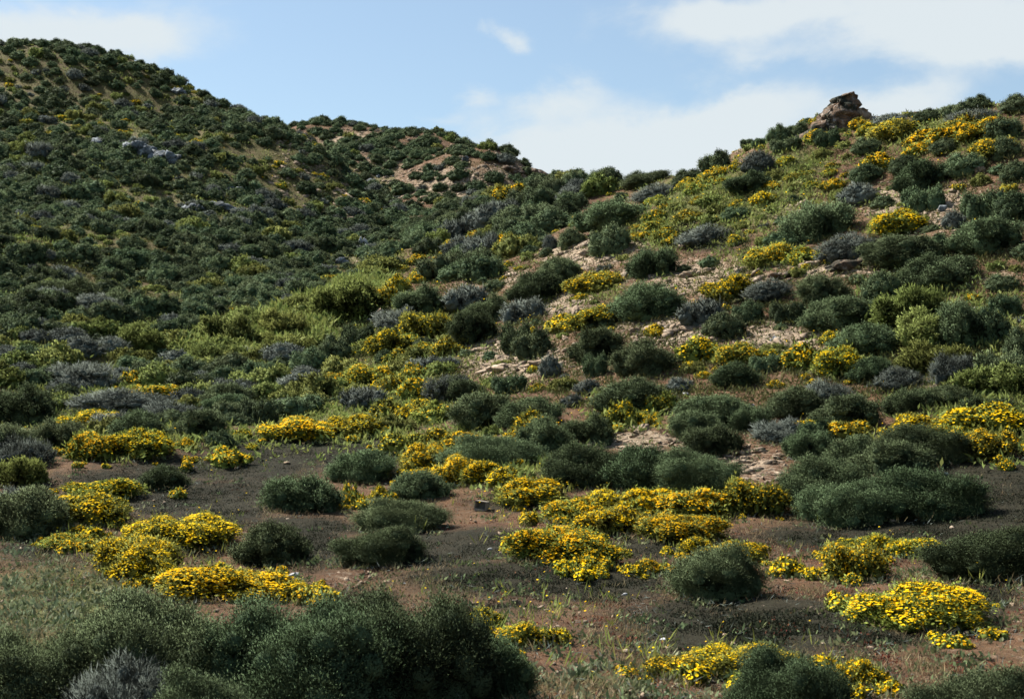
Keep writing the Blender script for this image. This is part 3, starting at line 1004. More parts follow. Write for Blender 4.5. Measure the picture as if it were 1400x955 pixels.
def clear(x, y, r):
    i, j = int(x // 3), int(y // 3)
    for a in range(i - 1, i + 2):
        for b in range(j - 1, j + 2):
            for (qx, qy, qr) in cell.get((a, b), ()):
                if (qx - x) ** 2 + (qy - y) ** 2 < (r + qr) ** 2: return False
    return True


def occupy(x, y, r):
    cell.setdefault((int(x // 3), int(y // 3)), []).append((x, y, r))


for it in ITEMS: occupy(it["p"][0], it["p"][1], it["w"] * 0.42)

NC = 60000
cy = 24 + (168 - 24) * rng.random(NC) ** 0.9
cx = (rng.random(NC) - 0.5) * 2 * (cy * 0.385 + 3)
cz = height(cx, cy)
cpnt = np.stack([cx, cy, cz], -1)
vis = in_sight(cpnt, 0.6)
cu, cv_, _f = project(cpnt)
n_a = fbm(cx / 7, cy / 7, 40); n_b = fbm(cx / 3.2, cy / 3.2, 61)
AUTO = []
for i in np.nonzero(vis)[0]:
    u, v, x, y = cu[i], cv_[i], cx[i], cy[i]
    if u < -70 or u > 1470 or v > 660 or inpoly(u, v, Z_PLAIN): continue
    D = y; tight = 0.40; hr = (0.46, 0.62)
    if inpoly(u, v, Z_MEADOW):
        k = choose([("flower", .8), ("leafy", .2)]); w = R.uniform(0.6, 1.2); bloom = R.choice([.25, .5, .9]); tight = .42; hr = (0.3, 0.42)
    elif inpoly(u, v, Z_RIDGE):
        k = choose([("flower", .6), ("leafy", .12), ("evergreen", .2), ("dry", .08)]); w = R.uniform(0.7, 1.3); bloom = R.choice([.5, .9, 1.2]); tight = .46; hr = (0.35, 0.5)
    elif inpoly(u, v, Z_LUSH):
        k = choose([("leafy", .86), ("dry", .08), ("evergreen", .06)]); w = R.uniform(1.2, 2.3); bloom = 0; tight = .3; hr = (0.3, 0.42)
    elif inpoly(u, v, Z_STRIPE):
        k = choose([("flower", .7), ("evergreen", .2), ("dry", .1)]); w = R.uniform(0.7, 1.2); bloom = R.choice([.7, 1.1]); tight = .42; hr = (0.35, 0.45)
    elif inpoly(u, v, Z_Y1):
        k = choose([("flower", .48), ("leafy", .3), ("dry", .14), ("evergreen", .08)]); w = R.uniform(0.7, 1.35); bloom = R.choice([.15, .3, .6]); tight = .36; hr = (0.38, 0.5)
    elif inpoly(u, v, Z_VALLEY):
        dk = n_a[i]
        k = choose([("evergreen", .42), ("dry", .26), ("leafy", .30), ("flower", .02)]); w = R.uniform(0.8, 1.7) if k != "leafy" else R.uniform(.8, 1.5); bloom = .6; tight = .33; hr = (.36, .5)
    elif u < 545 and v < 445 and not (u > 395 and D > 118):
        if n_a[i] > 0.60 and R.random() < 0.6:
            k = choose([("leafy", .5), ("flower", .2 if v < 290 else .05), ("evergreen", .15), (None, .15)]); w = R.uniform(.4, 1.0); bloom = R.choice([.3, .8]); tight = .5; hr = (0.3, 0.45)
        else:
            k = choose([("evergreen", .84), ("dry", .10), ("leafy", .07)]); w = R.choice([R.uniform(0.5, 1.0), R.uniform(0.8, 1.4), R.uniform(1.1, 1.7)]); bloom = 0; tight = .345; hr = (0.42, 0.58)
            if v < 150: tight = .44
        if n_b[i] > 0.72 and v < 330: k = None
    elif D > 84:
        if n_b[i] > 0.57 and v < 300 and u < 760: continue
        k = choose([("evergreen", .9), ("dry", .06), ("leafy", .04)]); w = R.uniform(0.9, 2.0); bloom = 0; tight = .41 if v > 262 else .43; hr = (0.38, 0.5)
    elif u < 870 and v < 390 and u < 1180 - v * 1.35:
        k = choose([("evergreen", .78), ("dry", .14), ("leafy", .05), ("flower", .03)]); w = R.uniform(1.1, 2.3); bloom = .8; tight = .40
        if n_a[i] > .62: continue
    else:
        if any(((u - a) / b) ** 2 + ((v - c) / d) ** 2 < 1 for a, b, c, d in BARE) and R.random() < .85: continue
        if R.random() > 0.26 + 1.1 * max(0, n_a[i] - .45): continue
        k = choose([("evergreen", .24), ("dry", .08), ("leafy", .26), ("flower", .42)]); w = R.uniform(.3, .75) if k != "evergreen" else R.uniform(.4, 1.0); bloom = R.choice([.3, .6, 1.0]); tight = .6; hr = (0.35, 0.55)
    if k is None: continue
    vt = v - 0.4 * w * F / D * 0.5
    if np.any((BX[:, 0] < u) & (u < BX[:, 1]) & (BX[:, 2] - 2 < v) & (v < BX[:, 3])): continue
    if not clear(x, y, w * tight): continue
    occupy(x, y, w * tight)
    pxw = w * F / D
    AUTO.append(dict(kind=k, p=cpnt[i] - [0, 0, 0.03], w=w, h=w * R.uniform(*hr), lod=2 if pxw > 66 else 1 if pxw > 22 else 0, pxw=pxw, hand=False, label="", ref="", u=u, v=vt, yaw=R.uniform(0, 6.28), bloom=bloom or .3))
for it in AUTO + ITEMS: it["var"] = R.randrange(NV[it["lod"]])
LIMIT = {"evergreen": 300, "dry": 170, "leafy": 230, "flower": 300}
ALL = ITEMS + AUTO
KEPT, MASS = [], {}
for k in LIMIT:
    hand = [i for i in ITEMS if i["kind"] == k]
    au = sorted([i for i in AUTO if i["kind"] == k], key=lambda i: -i["pxw"])
    n = max(0, LIMIT[k] - len(hand))
    KEPT += hand + au[:n]; MASS[k] = au[n:]
print("PLANTS", {k: (sum(i["kind"] == k for i in KEPT), len(MASS[k])) for k in LIMIT})

# ------------------------------------------------------------------ labels: each says where its plant stands among the others
ANCH = [(i["u"], i["v"], i["ref"]) for i in ITEMS if i["ref"]]
ANCH += [(1152, 145, "rocky pinnacle"), (225, 210, "grey boulder outcrop"), (495, 326, "white gully boulder"), (715, 230, "overhanging crest rock"), (1158, 362, "flat rock ledge"),
         (962, 325, "dark brown mat"), (705, 495, "pale rock slab"), (940, 450, "pale stony patch"), (470, 400, "lush green strip"), (130, 420, "bare brown scar"), (845, 246, "saddle between hills"),
         (400, 182, "notch between two summits"), (80, 62, "shaded summit"), (550, 178, "middle summit"), (690, 278, "brown bare patch"), (1060, 470, "white stone bank"),
         (140, 192, "small grey outcrop"), (270, 285, "bluish rock band"), (470, 355, "pale gully stones"), (430, 610, "black flat"), (1340, 680, "black slope"), (658, 691, "open box"),
         (985, 270, "yellow green meadow"), (1300, 180, "yellow ridge meadow"), (400, 300, "shaded spur"), (300, 160, "shaded skyline")]
AD = {"evergreen": ["dark green shrub", "evergreen shrub"], "dry": ["grey dry shrub"], "leafy": ["lime green bush"], "flower": ["yellow flowering clump", "sparse yellow flower plant"]}
ORD = ["", "second ", "third ", "fourth ", "fifth "]


def sector(du, dv):
    a = math.degrees(math.atan2(-dv, du)) % 360
    return ["right of", "above and right of", "above", "above and left of", "left of", "below and left of", "below", "below and right of"][int(((a + 22.5) % 360) // 45)]


def look(it):
    if it["kind"] == "flower": return AD["flower"][0] if it["bloom"] >= .55 else AD["flower"][1]
    return AD[it["kind"]][0]


buckets = {}
for it in ALL:
    d = [((it["u"] - a) ** 2 + ((it["v"] - b) * 1.3) ** 2, n, it["u"] - a, it["v"] - b) for a, b, n in ANCH if n != it["ref"]]
    m = min(d); it["anchor"] = (m[1], sector(m[2], m[3]), m[0] ** .5)
    buckets.setdefault((look(it), m[1], it["anchor"][1]), []).append(it)
SHARED = {}
for (lk, an, sec), L in buckets.items():
    L.sort(key=lambda i: i["anchor"][2])
    for q, it in enumerate(L):
        if it["label"]: continue
        if q < 5:
            sz = "small " if it["pxw"] < 26 else "large " if it["pxw"] > 80 else ""
            for lab in (f"{sz}{lk}, {ORD[q]}closest of those {sec} the {an}", f"{lk}, {ORD[q]}closest of those {sec} the {an}", f"{lk}, {ORD[q]}closest {sec} the {an}"):
                it["label"] = lab
                if len(lab.replace("-", " ").split()) <= 16: break
        else:
            it["label"] = f"{lk} crowded among many alike {sec} the {an}"
for it in KEPT: put_plant(it)
# seedlings round the flowering plants of the flat, so the drifts fray out
for it in ITEMS:
    if it["kind"] != "flower" or it["p"][1] > 48: continue
    for k in range(R.randint(4, 9)):
        a = R.uniform(0, 6.28); r = it["w"] * R.uniform(.45, .95)
        x, y = it["p"][0] + r * math.cos(a), it["p"][1] + r * math.sin(a)
        if abs(x + .60) < .7 and abs(y - 27.2) < 2.2: continue
        w = R.uniform(.14, .42)
        MASS["flower"].append(dict(kind="flower", p=np.array([x, y, float(height(x, y)) - .01]), w=w, h=w * R.uniform(.4, .7), var=R.randrange(6), yaw=R.uniform(0, 6.28)))

put_mass("distant_shrubs", "mass of small dark evergreen shrubs covering the far hillsides", MASS["evergreen"], "evergreen")
put_mass("distant_dry_shrubs", "scattered small grey dry shrubs on the far hillsides", MASS["dry"], "dry")
put_mass("distant_leafy_bushes", "scattered small lime green bushes on the far hillsides", MASS["leafy"], "leafy")
put_mass("distant_flowers", "scattered small yellow flowering plants on the far slopes", MASS["flower"], "flower")
# ------------------------------------------------------------------ the ground itself, one sheet out to the horizon
def blob_mask(u, v, blobs):
    m = np.zeros(u.shape)
    for (a, b, rx, ry, s) in blobs:
        m = np.maximum(m, s * np.exp(-(((u - a) / rx) ** 2 + ((v - b) / ry) ** 2) * 0.9))
    return m


ROCKY = [(705, 490, 75, 32, 1.0), (650, 470, 50, 18, .8), (930, 448, 85, 26, 1.0), (1060, 470, 60, 30, 1.0), (1140, 365, 75, 18, .8), (960, 380, 120, 30, .75), (800, 345, 80, 25, .8), (850, 330, 50, 20, .8),
         (700, 380, 60, 20, .6), (760, 410, 70, 25, .7), (1250, 420, 40, 20, .6), (1300, 290, 120, 40, .6), (1220, 275, 60, 25, .7), (1080, 290, 60, 20, .6), (860, 600, 110, 14, .75), (1030, 640, 60, 24, .55),
         (1010, 620, 60, 20, .55), (640, 400, 30, 18, .8), (520, 435, 18, 20, .8), (610, 250, 70, 28, .75), (480, 195, 60, 18, .75), (650, 265, 60, 18, .7), (520, 232, 40, 25, .7), (700, 240, 60, 20, .7), (690, 275, 40, 16, .6), (620, 340, 45, 18, .6),
         (120, 420, 40, 16, .6), (75, 140, 60, 22, .5), (80, 205, 35, 22, .6), (230, 275, 60, 20, .5), (190, 185, 60, 10, .5), (1100, 160, 50, 12, .7), (900, 232, 60, 8, .8), (1000, 200, 40, 10, .7), (1270, 530, 60, 14, .5),
         (480, 350, 25, 20, .6), (440, 235, 50, 20, .5), (1050, 220, 60, 14, .6), (1370, 380, 40, 20, .5), (1130, 595, 60, 18, .5), (780, 800, 40, 8, .25), (470, 790, 40, 16, .4), (1180, 720, 60, 8, .2), (1010, 790, 90, 12, .35),
         (1100, 830, 70, 16, .35), (880, 850, 60, 14, .3), (660, 730, 60, 8, .25), (850, 930, 110, 22, .5), (1330, 870, 90, 24, .3), (1170, 940, 60, 18, .3), (640, 745, 50, 8, .4)]
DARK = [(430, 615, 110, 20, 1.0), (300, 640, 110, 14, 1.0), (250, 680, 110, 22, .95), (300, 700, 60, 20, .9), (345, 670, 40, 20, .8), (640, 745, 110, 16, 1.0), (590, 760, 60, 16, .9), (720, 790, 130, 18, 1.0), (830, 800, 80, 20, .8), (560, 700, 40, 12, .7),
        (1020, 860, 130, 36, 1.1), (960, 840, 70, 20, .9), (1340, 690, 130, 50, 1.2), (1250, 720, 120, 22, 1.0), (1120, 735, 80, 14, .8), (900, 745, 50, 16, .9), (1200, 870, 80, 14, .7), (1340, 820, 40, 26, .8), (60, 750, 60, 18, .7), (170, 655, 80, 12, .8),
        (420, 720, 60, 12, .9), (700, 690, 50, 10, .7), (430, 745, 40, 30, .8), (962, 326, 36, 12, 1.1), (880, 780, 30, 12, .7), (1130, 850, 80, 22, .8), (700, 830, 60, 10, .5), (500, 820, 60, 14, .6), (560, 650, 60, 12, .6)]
HERB = [(90, 820, 110, 60, .9), (40, 880, 70, 40, .8), (430, 606, 95, 8, 1.0), (60, 700, 80, 30, .6), (840, 930, 120, 30, .35), (1000, 275, 120, 50, .75), (1300, 185, 110, 25, .6), (1250, 430, 90, 50, .7), (430, 440, 110, 60, 1.0),
        (300, 500, 220, 90, .8), (560, 500, 90, 80, .8), (100, 560, 160, 60, .8), (150, 330, 200, 120, .55), (250, 190, 90, 50, .5), (330, 400, 200, 60, .7), (700, 640, 90, 20, .6), (1330, 540, 100, 60, .7), (640, 320, 120, 40, .5), (1060, 350, 90, 20, .5),
        (850, 570, 60, 24, .6), (240, 760, 140, 50, .3), (1200, 750, 120, 20, .35), (800, 420, 80, 30, .3), (60, 275, 70, 40, .6)]

LUSH = [(430, 420, 120, 50, 1.1), (330, 470, 120, 40, 1.0), (560, 470, 70, 60, 1.0), (500, 560, 120, 40, .9), (1000, 270, 130, 45, 1.0), (900, 310, 60, 30, .9), (1090, 225, 50, 30, .8), (1290, 185, 120, 25, .9), (60, 470, 90, 40, .8), (110, 540, 80, 40, .8),
        (40, 420, 50, 40, .7), (190, 470, 90, 30, .8), (40, 250, 60, 30, .8), (150, 250, 70, 40, .6), (200, 170, 70, 30, .7), (130, 90, 90, 20, .6), (60, 330, 60, 30, .6), (300, 260, 60, 50, .5), (430, 340, 60, 50, .5), (1300, 450, 100, 40, .9), (1350, 540, 80, 40, .9),
        (1050, 350, 60, 16, .7), (830, 400, 50, 24, .5), (860, 565, 50, 22, .8), (700, 640, 70, 20, .7), (620, 610, 60, 22, .9), (1330, 600, 80, 20, .8), (170, 530, 100, 30, .7), (250, 590, 120, 24, .6), (540, 360, 50, 40, .5), (640, 350, 60, 30, .4)]
ang_in = np.linspace(-27, 27, 700)
ang_out = np.concatenate([np.linspace(27.8, 60, 34), np.linspace(63, 297, 70), np.linspace(300, 332.2, 34)])
ANG = np.radians(np.concatenate([ang_in, ang_out])); NA = len(ANG)
RAD_ = np.concatenate([[0.4, 1.2, 2.5, 4, 6, 8], np.exp(np.linspace(math.log(9.5), math.log(235), 620)), [280, 360, 500, 800, 1400, 2500, 4500]]); NR = len(RAD_)
AA, RR = np.meshgrid(ANG, RAD_)
TX, TY = np.sin(AA) * RR, np.cos(AA) * RR
TZ = height(TX, TY)
tu, tv, tf = project(np.stack([TX, TY, TZ], -1))
front = (TY > 6) & (np.abs(TX) < TY * 0.55) & (TY < 165)
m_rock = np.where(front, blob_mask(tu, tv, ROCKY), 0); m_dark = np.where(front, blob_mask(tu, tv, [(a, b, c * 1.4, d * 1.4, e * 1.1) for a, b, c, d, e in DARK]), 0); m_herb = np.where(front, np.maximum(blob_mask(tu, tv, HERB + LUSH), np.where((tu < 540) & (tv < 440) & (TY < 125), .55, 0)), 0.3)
steep = np.clip((fbm(TX / 1.1, TY / 1.1, 77) - 0.5), -.5, .5)
TZ = TZ + np.where(front, (fbm(TX / 0.55, TY / 0.55, 21, 3) - 0.5) * 0.10 + m_rock * steep * 0.35, 0)
TZ = np.where(RR > 260, TZ - (RR - 260) * 0.002, TZ)
cover = np.stack([m_rock, m_dark, m_herb, np.ones_like(m_rock)], -1).reshape(-1, 4).astype(np.float32)
q = np.arange(NR * NA).reshape(NR, NA)
nx_ = np.roll(q, -1, axis=1)
FQ = np.stack([q[:-1].ravel(), nx_[:-1].ravel(), nx_[1:].ravel(), q[1:].ravel()], -1)[:, ::-1]
cap = np.array([[NR * NA, *p] for p in np.stack([nx_[0], q[0]], -1)])
gv = np.concatenate([np.stack([TX, TY, TZ], -1).reshape(-1, 3), [[0, 0, float(height(0, 0))]]])
gm = mesh_from("ground", gv, [FQ, cap[:, [0, 2, 1]]], [M_GROUND], smooth=True)
ca = gm.color_attributes.new("cover", "FLOAT_COLOR", "POINT")
ca.data.foreach_set("color", np.concatenate([cover, [[0, 0, .3, 1]]]).astype(np.float32).ravel())
go = link("ground", gm); go["kind"] = "structure"; go["label"] = "brown hillside ground with scree and dark mats"


# ------------------------------------------------------------------ what nobody could count: low plants, dry blades and scree
def ground_spots(n, fn, seed, box=(0, 1400, 130, 960)):
    """n spots on the ground in sight, kept with the chance fn(u, v)."""
    g = np.random.default_rng(seed)
    u = g.uniform(box[0] - 30, box[1] + 30, n); v = g.uniform(box[2], box[3] + 30, n)
    keep = g.random(n) < fn(u, v)
    p = hit(u[keep], v[keep])
    return p[~np.isnan(p[:, 0])]


def tufts(name, label, P, per, L, Wd, mat, seed, spread=0.9, rad_=0.06, up=1.0):
    g = np.random.default_rng(seed); n = len(P)
    i = np.repeat(np.arange(n), per); s = np.repeat(g.uniform(0.6, 1.4, n), per)
    B = P[i] + np.stack([g.normal(size=len(i)) * rad_ * s, g.normal(size=len(i)) * rad_ * s, np.full(len(i), -0.01)], 1)
    B[:, 2] += g.uniform(0, 0.5, len(i)) * L * s
    Dn = unit(np.array([0, 0, up]) + g.normal(size=B.shape) * spread * np.array([1, 1, .5]))
    V, Q = blades(B, Dn, L * s * g.uniform(.6, 1.3, len(i)), Wd * s * g.uniform(.7, 1.3, len(i)), g)
    v = np.repeat(g.random(n)[i] * .6 + g.random(len(i)) * .4, 4); r = np.repeat(g.random(n)[i], 4)
    o = link(name, mesh_from(name, V, [Q], [mat], np.stack([v, r], 1))); o["kind"] = "stuff"; o["label"] = label
    return o


brk = lambda u, v, k, s: fbm(u / k, v / (k * .45), s)
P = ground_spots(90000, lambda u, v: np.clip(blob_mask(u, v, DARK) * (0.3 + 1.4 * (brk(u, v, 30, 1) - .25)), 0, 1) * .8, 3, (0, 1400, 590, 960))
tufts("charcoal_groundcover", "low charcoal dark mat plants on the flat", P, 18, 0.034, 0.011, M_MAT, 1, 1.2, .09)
P = ground_spots(2500, lambda u, v: np.clip(blob_mask(u, v, DARK[23:24]), 0, 1), 4, (900, 1020, 300, 350))
tufts("charcoal_groundcover", "dark brown dead mat on the upper slope", P, 10, 0.12, 0.04, M_MAT, 2, 1.1, .14)
P = ground_spots(60000, lambda u, v: np.clip(np.maximum(blob_mask(u, v, HERB), .22) * (brk(u, v, 40, 5) - .2) * 1.7, 0, 1) * np.where(v > 560, .85, .5) * np.where(blob_mask(u, v, DARK) > .5, .3, 1), 5, (0, 1400, 150, 960))
tufts("herb_groundcover", "small green herbs between the shrubs", P, 9, 0.075, 0.03, M_HERB, 3, 1.0, .07)
P = ground_spots(26000, lambda u, v: np.clip(blob_mask(u, v, [(80, 810, 130, 70, 1.0), (40, 880, 90, 60, .9), (250, 850, 60, 30, .5), (820, 935, 110, 30, .6), (60, 700, 60, 24, .5)]) * (brk(u, v, 26, 65) - .3) * 1.8, 0, 1) * .5, 13, (0, 1000, 660, 960))
tufts("herb_groundcover", "pale sage green herbs beside the front thicket", P, 9, 0.085, 0.03, leaf_mat("pale_herbs", [(0.08, 0.105, 0.055), (0.14, 0.165, 0.09), (0.24, 0.25, 0.16)], .25, .03, .3), 33, 1.0, .08)
P = ground_spots(45000, lambda u, v: np.clip((brk(u, v, 55, 8) - .42) * 2.6, 0, .6) * np.where(blob_mask(u, v, DARK) > .4, .06, 1), 6, (0, 1400, 560, 960))
tufts("dry_grass", "thin straw coloured dry grass on bare soil", P, 6, 0.085, 0.006, M_STRAW, 4, .6, .05)
P = ground_spots(34000, lambda u, v: np.clip((brk(u, v, 45, 15) - .5) * 3.2, 0, .6) * np.where(blob_mask(u, v, DARK) > .4, .15, 1) * np.clip((u - 100) / 700, .1, 1), 7, (0, 1400, 660, 960))
tufts("red_succulent_carpet", "rusty red succulent carpet on bare soil", P, 7, 0.03, 0.018, M_RED, 5, 1.2, .08)
P = ground_spots(90000, lambda u, v: np.clip(np.where(v < 560, .35 + .5 * (brk(u, v, 40, 25) - .4), 0), 0, 1), 8, (0, 1400, 130, 560))
tufts("slope_grass", "brownish green low growth on the slopes", P, 6, 0.13, 0.03, leaf_mat("slope_growth", [(0.055, 0.055, 0.020), (0.085, 0.092, 0.030), (0.115, 0.105, 0.042)], .2, .03, .25), 6, .9, .12)


P = ground_spots(60000, lambda u, v: np.where((u < 760) & (v < 450), .2 + .9 * (brk(u, v, 26, 29) - .4), 0), 58, (0, 760, 60, 450))
tufts("slope_grass", "brown and olive low growth on the far hillsides", P, 6, 0.11, 0.05, bpy.data.materials["slope_growth"], 17, .9, .2)
P = ground_spots(120000, lambda u, v: np.clip(blob_mask(u, v, LUSH) * (.45 + 1.3 * (brk(u, v, 34, 45) - .3)), 0, 1) * .7, 9, (0, 1400, 70, 660))
tufts("lime_groundcover", "low yellow green growth filling gaps between shrubs", P, 7, 0.16, 0.05, M_LIME, 7, .8, .13)
P = ground_spots(60000, lambda u, v: np.array([inpoly(a, b, Z_LUSH) for a, b in zip(u, v)]) * (.3 + .5 * brk(u, v, 20, 47)), 10, (220, 540, 360, 500))
tufts("lime_groundcover", "pale olive brush filling the lush strip of the gully", P, 8, 0.30, 0.075, M_LIME, 8, .8, .22)
P = ground_spots(60000, lambda u, v: np.clip(blob_mask(u, v, [(1000, 275, 120, 45, 1), (1050, 490, 150, 24, .7), (780, 430, 90, 30, .6), (820, 390, 60, 18, .7), (1060, 350, 80, 20, .8), (980, 400, 60, 18, .7), (540, 530, 120, 60, .8), (600, 440, 50, 50, .6), (860, 570, 70, 26, .6),
    (1220, 310, 70, 16, .6), (1280, 190, 120, 30, .8), (1290, 590, 110, 30, .8), (1150, 590, 60, 12, .7), (860, 705, 190, 42, .9), (640, 640, 90, 28, .8), (210, 760, 120, 50, .7), (140, 610, 110, 24, .7), (1180, 770, 120, 36, .5), (700, 850, 90, 44, .5),
    (960, 915, 130, 24, .6), (950, 320, 70, 20, .6), (120, 100, 90, 40, .35), (40, 230, 60, 30, .3), (320, 240, 40, 20, .4), (150, 365, 40, 16, .5), (560, 390, 70, 40, .5)]) * (1.5 * brk(u, v, 18, 49) - .35), 0, 1) * .3, 12, (0, 1400, 70, 960))
_g = np.random.default_rng(71); n = len(P)
hd = np.linalg.norm(P - CAM, axis=1); s_ = np.clip(.0011 * hd, .026, .09) * _g.uniform(.7, 1.3, n); up_ = P + np.array([0, 0, 1]) * _g.uniform(.06, .30, (n, 1))
Nn = unit(np.array([0, 0, 1.0]) + _g.normal(size=(n, 3)) * .35); a_ = unit(np.cross(Nn, unit(_g.normal(size=(n, 3))))); b_ = np.cross(Nn, a_)
V = np.zeros((n, 7, 3)); V[:, 0] = up_
for k in range(6): V[:, 1 + k] = up_ + ((a_ * math.cos(k * math.pi / 3) + b_ * math.sin(k * math.pi / 3)) * .5 + Nn * .14) * s_[:, None]
bs = (np.arange(n) * 7)[:, None]
o = link("scattered_flowers", mesh_from("scattered_flowers", V.reshape(-1, 3), [np.concatenate([np.concatenate([bs, bs + 1 + k, bs + 1 + (k + 1) % 6], 1) for k in range(6)])], [M_PETAL], np.stack([np.repeat(_g.random(n), 7), np.repeat(_g.random(n), 7)], 1)))
o["kind"] = "stuff"; o["label"] = "single small yellow flowers sprinkled over the soil"
tufts("lime_groundcover", "thin green stems under the sprinkled flowers", P, 5, 0.16, 0.014, M_FGRN, 9, .45, .05)
ring = []
_g = np.random.default_rng(99)
for it in ITEMS:
    if it["p"][1] > 52: continue
    n = int(10 + 26 * it["w"]); a = _g.uniform(0, 6.28, n); r = it["w"] * _g.uniform(.40, .62, n)
    x = it["p"][0] + r * np.cos(a); y = it["p"][1] + .85 * r * np.sin(a)
    ring.append(np.stack([x, y, height(x, y)], 1))
ring = np.concatenate(ring); _g.shuffle(ring); h3 = len(ring) // 3
tufts("dry_grass", "dry straw and litter gathered round the shrub feet", ring[:h3], 8, 0.11, 0.007, M_STRAW, 21, .9, .09)
tufts("herb_groundcover", "green seedlings round the shrub feet", ring[h3:2 * h3], 9, 0.10, 0.026, M_HERB, 22, .9, .09)
tufts("fallen_litter", "dead grey twigs and leaves lying round the shrub feet", ring[2 * h3:], 10, 0.10, 0.009, M_GREY, 23, 1.6, .12, .25)
P = ground_spots(14000, lambda u, v: np.clip((brk(u, v, 35, 55) * .9 - .1) * np.where(blob_mask(u, v, DARK) > .4, .2, 1), 0, 1), 57, (0, 1400, 620, 960))
tufts("fallen_litter", "thin dead twigs scattered over the flat", P, 3, 0.12, 0.006, M_GREY, 24, 2.2, .10, .15)


def rock_arrays(seed, sub, flat=0.5, cuts=9):
    g = np.random.default_rng(seed); V, Fc = {1: ICO1, 2: ICO2, 3: ICO3, 4: ICO4}[sub]
    V = V.copy(); Nn = unit(g.normal(size=(cuts, 3))); dd = g.uniform(0.5, 0.8, cuts)
    s = (V @ Nn.T) / dd; V = V / np.maximum(s.max(1), 0.62)[:, None]
    V = V * (1 + (vnoise(V[:, 0] * 4 + seed, V[:, 1] * 4 + V[:, 2] * 3, seed) - .5) * .12)[:, None]
    return V * np.array([1, g.uniform(.65, 1), flat]), Fc


def rock_pile(name, label, P, smin, smax, mat, seed, flat=.28, sub=1):
    g = np.random.default_rng(seed); base = [rock_arrays(seed + k, sub, 1.0, 7) for k in range(8)]
    Vs, Fs = [], []; nv = 0
    for p in P:
        V, Fc = base[g.integers(8)]
        s = smin * (smax / smin) ** (g.random() ** 2.2)
        n = normal(p[0], p[1]); a = g.uniform(0, 6.28)
        q = np.array((Vector((0, 0, 1)).rotation_difference(Vector(unit(n + g.normal(size=3) * .22))) @ Quaternion((0, 0, 1), a)).to_matrix())
        Vs.append((V * np.array([s, s * g.uniform(.6, 1), s * flat * g.uniform(.6, 1.5)])) @ q.T + p); Fs.append(Fc + nv); nv += len(V)
    o = link(name, mesh_from(name, np.concatenate(Vs), [np.concatenate(Fs)], [mat])); o["kind"] = "stuff"; o["label"] = label


P = ground_spots(70000, lambda u, v: np.clip(blob_mask(u, v, ROCKY[:36]) * 1.1 - .12, 0, 1) * .5, 31, (440, 1400, 180, 660))
rock_pile("scree", "flat broken slabs of tan scree on the slope", P, .05, .22, M_SCREE, 400)
P = ground_spots(26000, lambda u, v: np.clip(blob_mask(u, v, ROCKY[:36]) * 1.2 - .35, 0, 1) * .25, 36, (440, 1400, 180, 560))
rock_pile("broken_ledges", "tilted brown rock slabs breaking out of the slope", P, .16, .5, M_SCREE, 480, .2, 2)
P = ground_spots(34000, lambda u, v: np.clip(.05 + blob_mask(u, v, ROCKY) * .5, 0, 1) * np.where(blob_mask(u, v, DARK) > .5, .25, 1), 32, (0, 1400, 660, 960))
rock_pile("gravel", "small pale stones scattered over the flat", P, .012, .075, M_SCREE, 420, .5)
P = ground_spots(5000, lambda u, v: np.clip(blob_mask(u, v, ROCKY) * .8 - .2, 0, 1) * .5, 33, (0, 520, 60, 430))
P2 = ground_spots(9000, lambda u, v: np.where((v < 300), .45, 0) * brk(u, v, 20, 83), 37, (400, 780, 170, 300))
rock_pile("scree", "tan broken rock on the middle hill", P2[P2[:, 1] > 90], .12, .5, M_SCREE, 460, .4)
rock_pile("scree", "grey broken rock on the shaded hillside", P, .15, .6, M_GREYROCK, 440, .5)

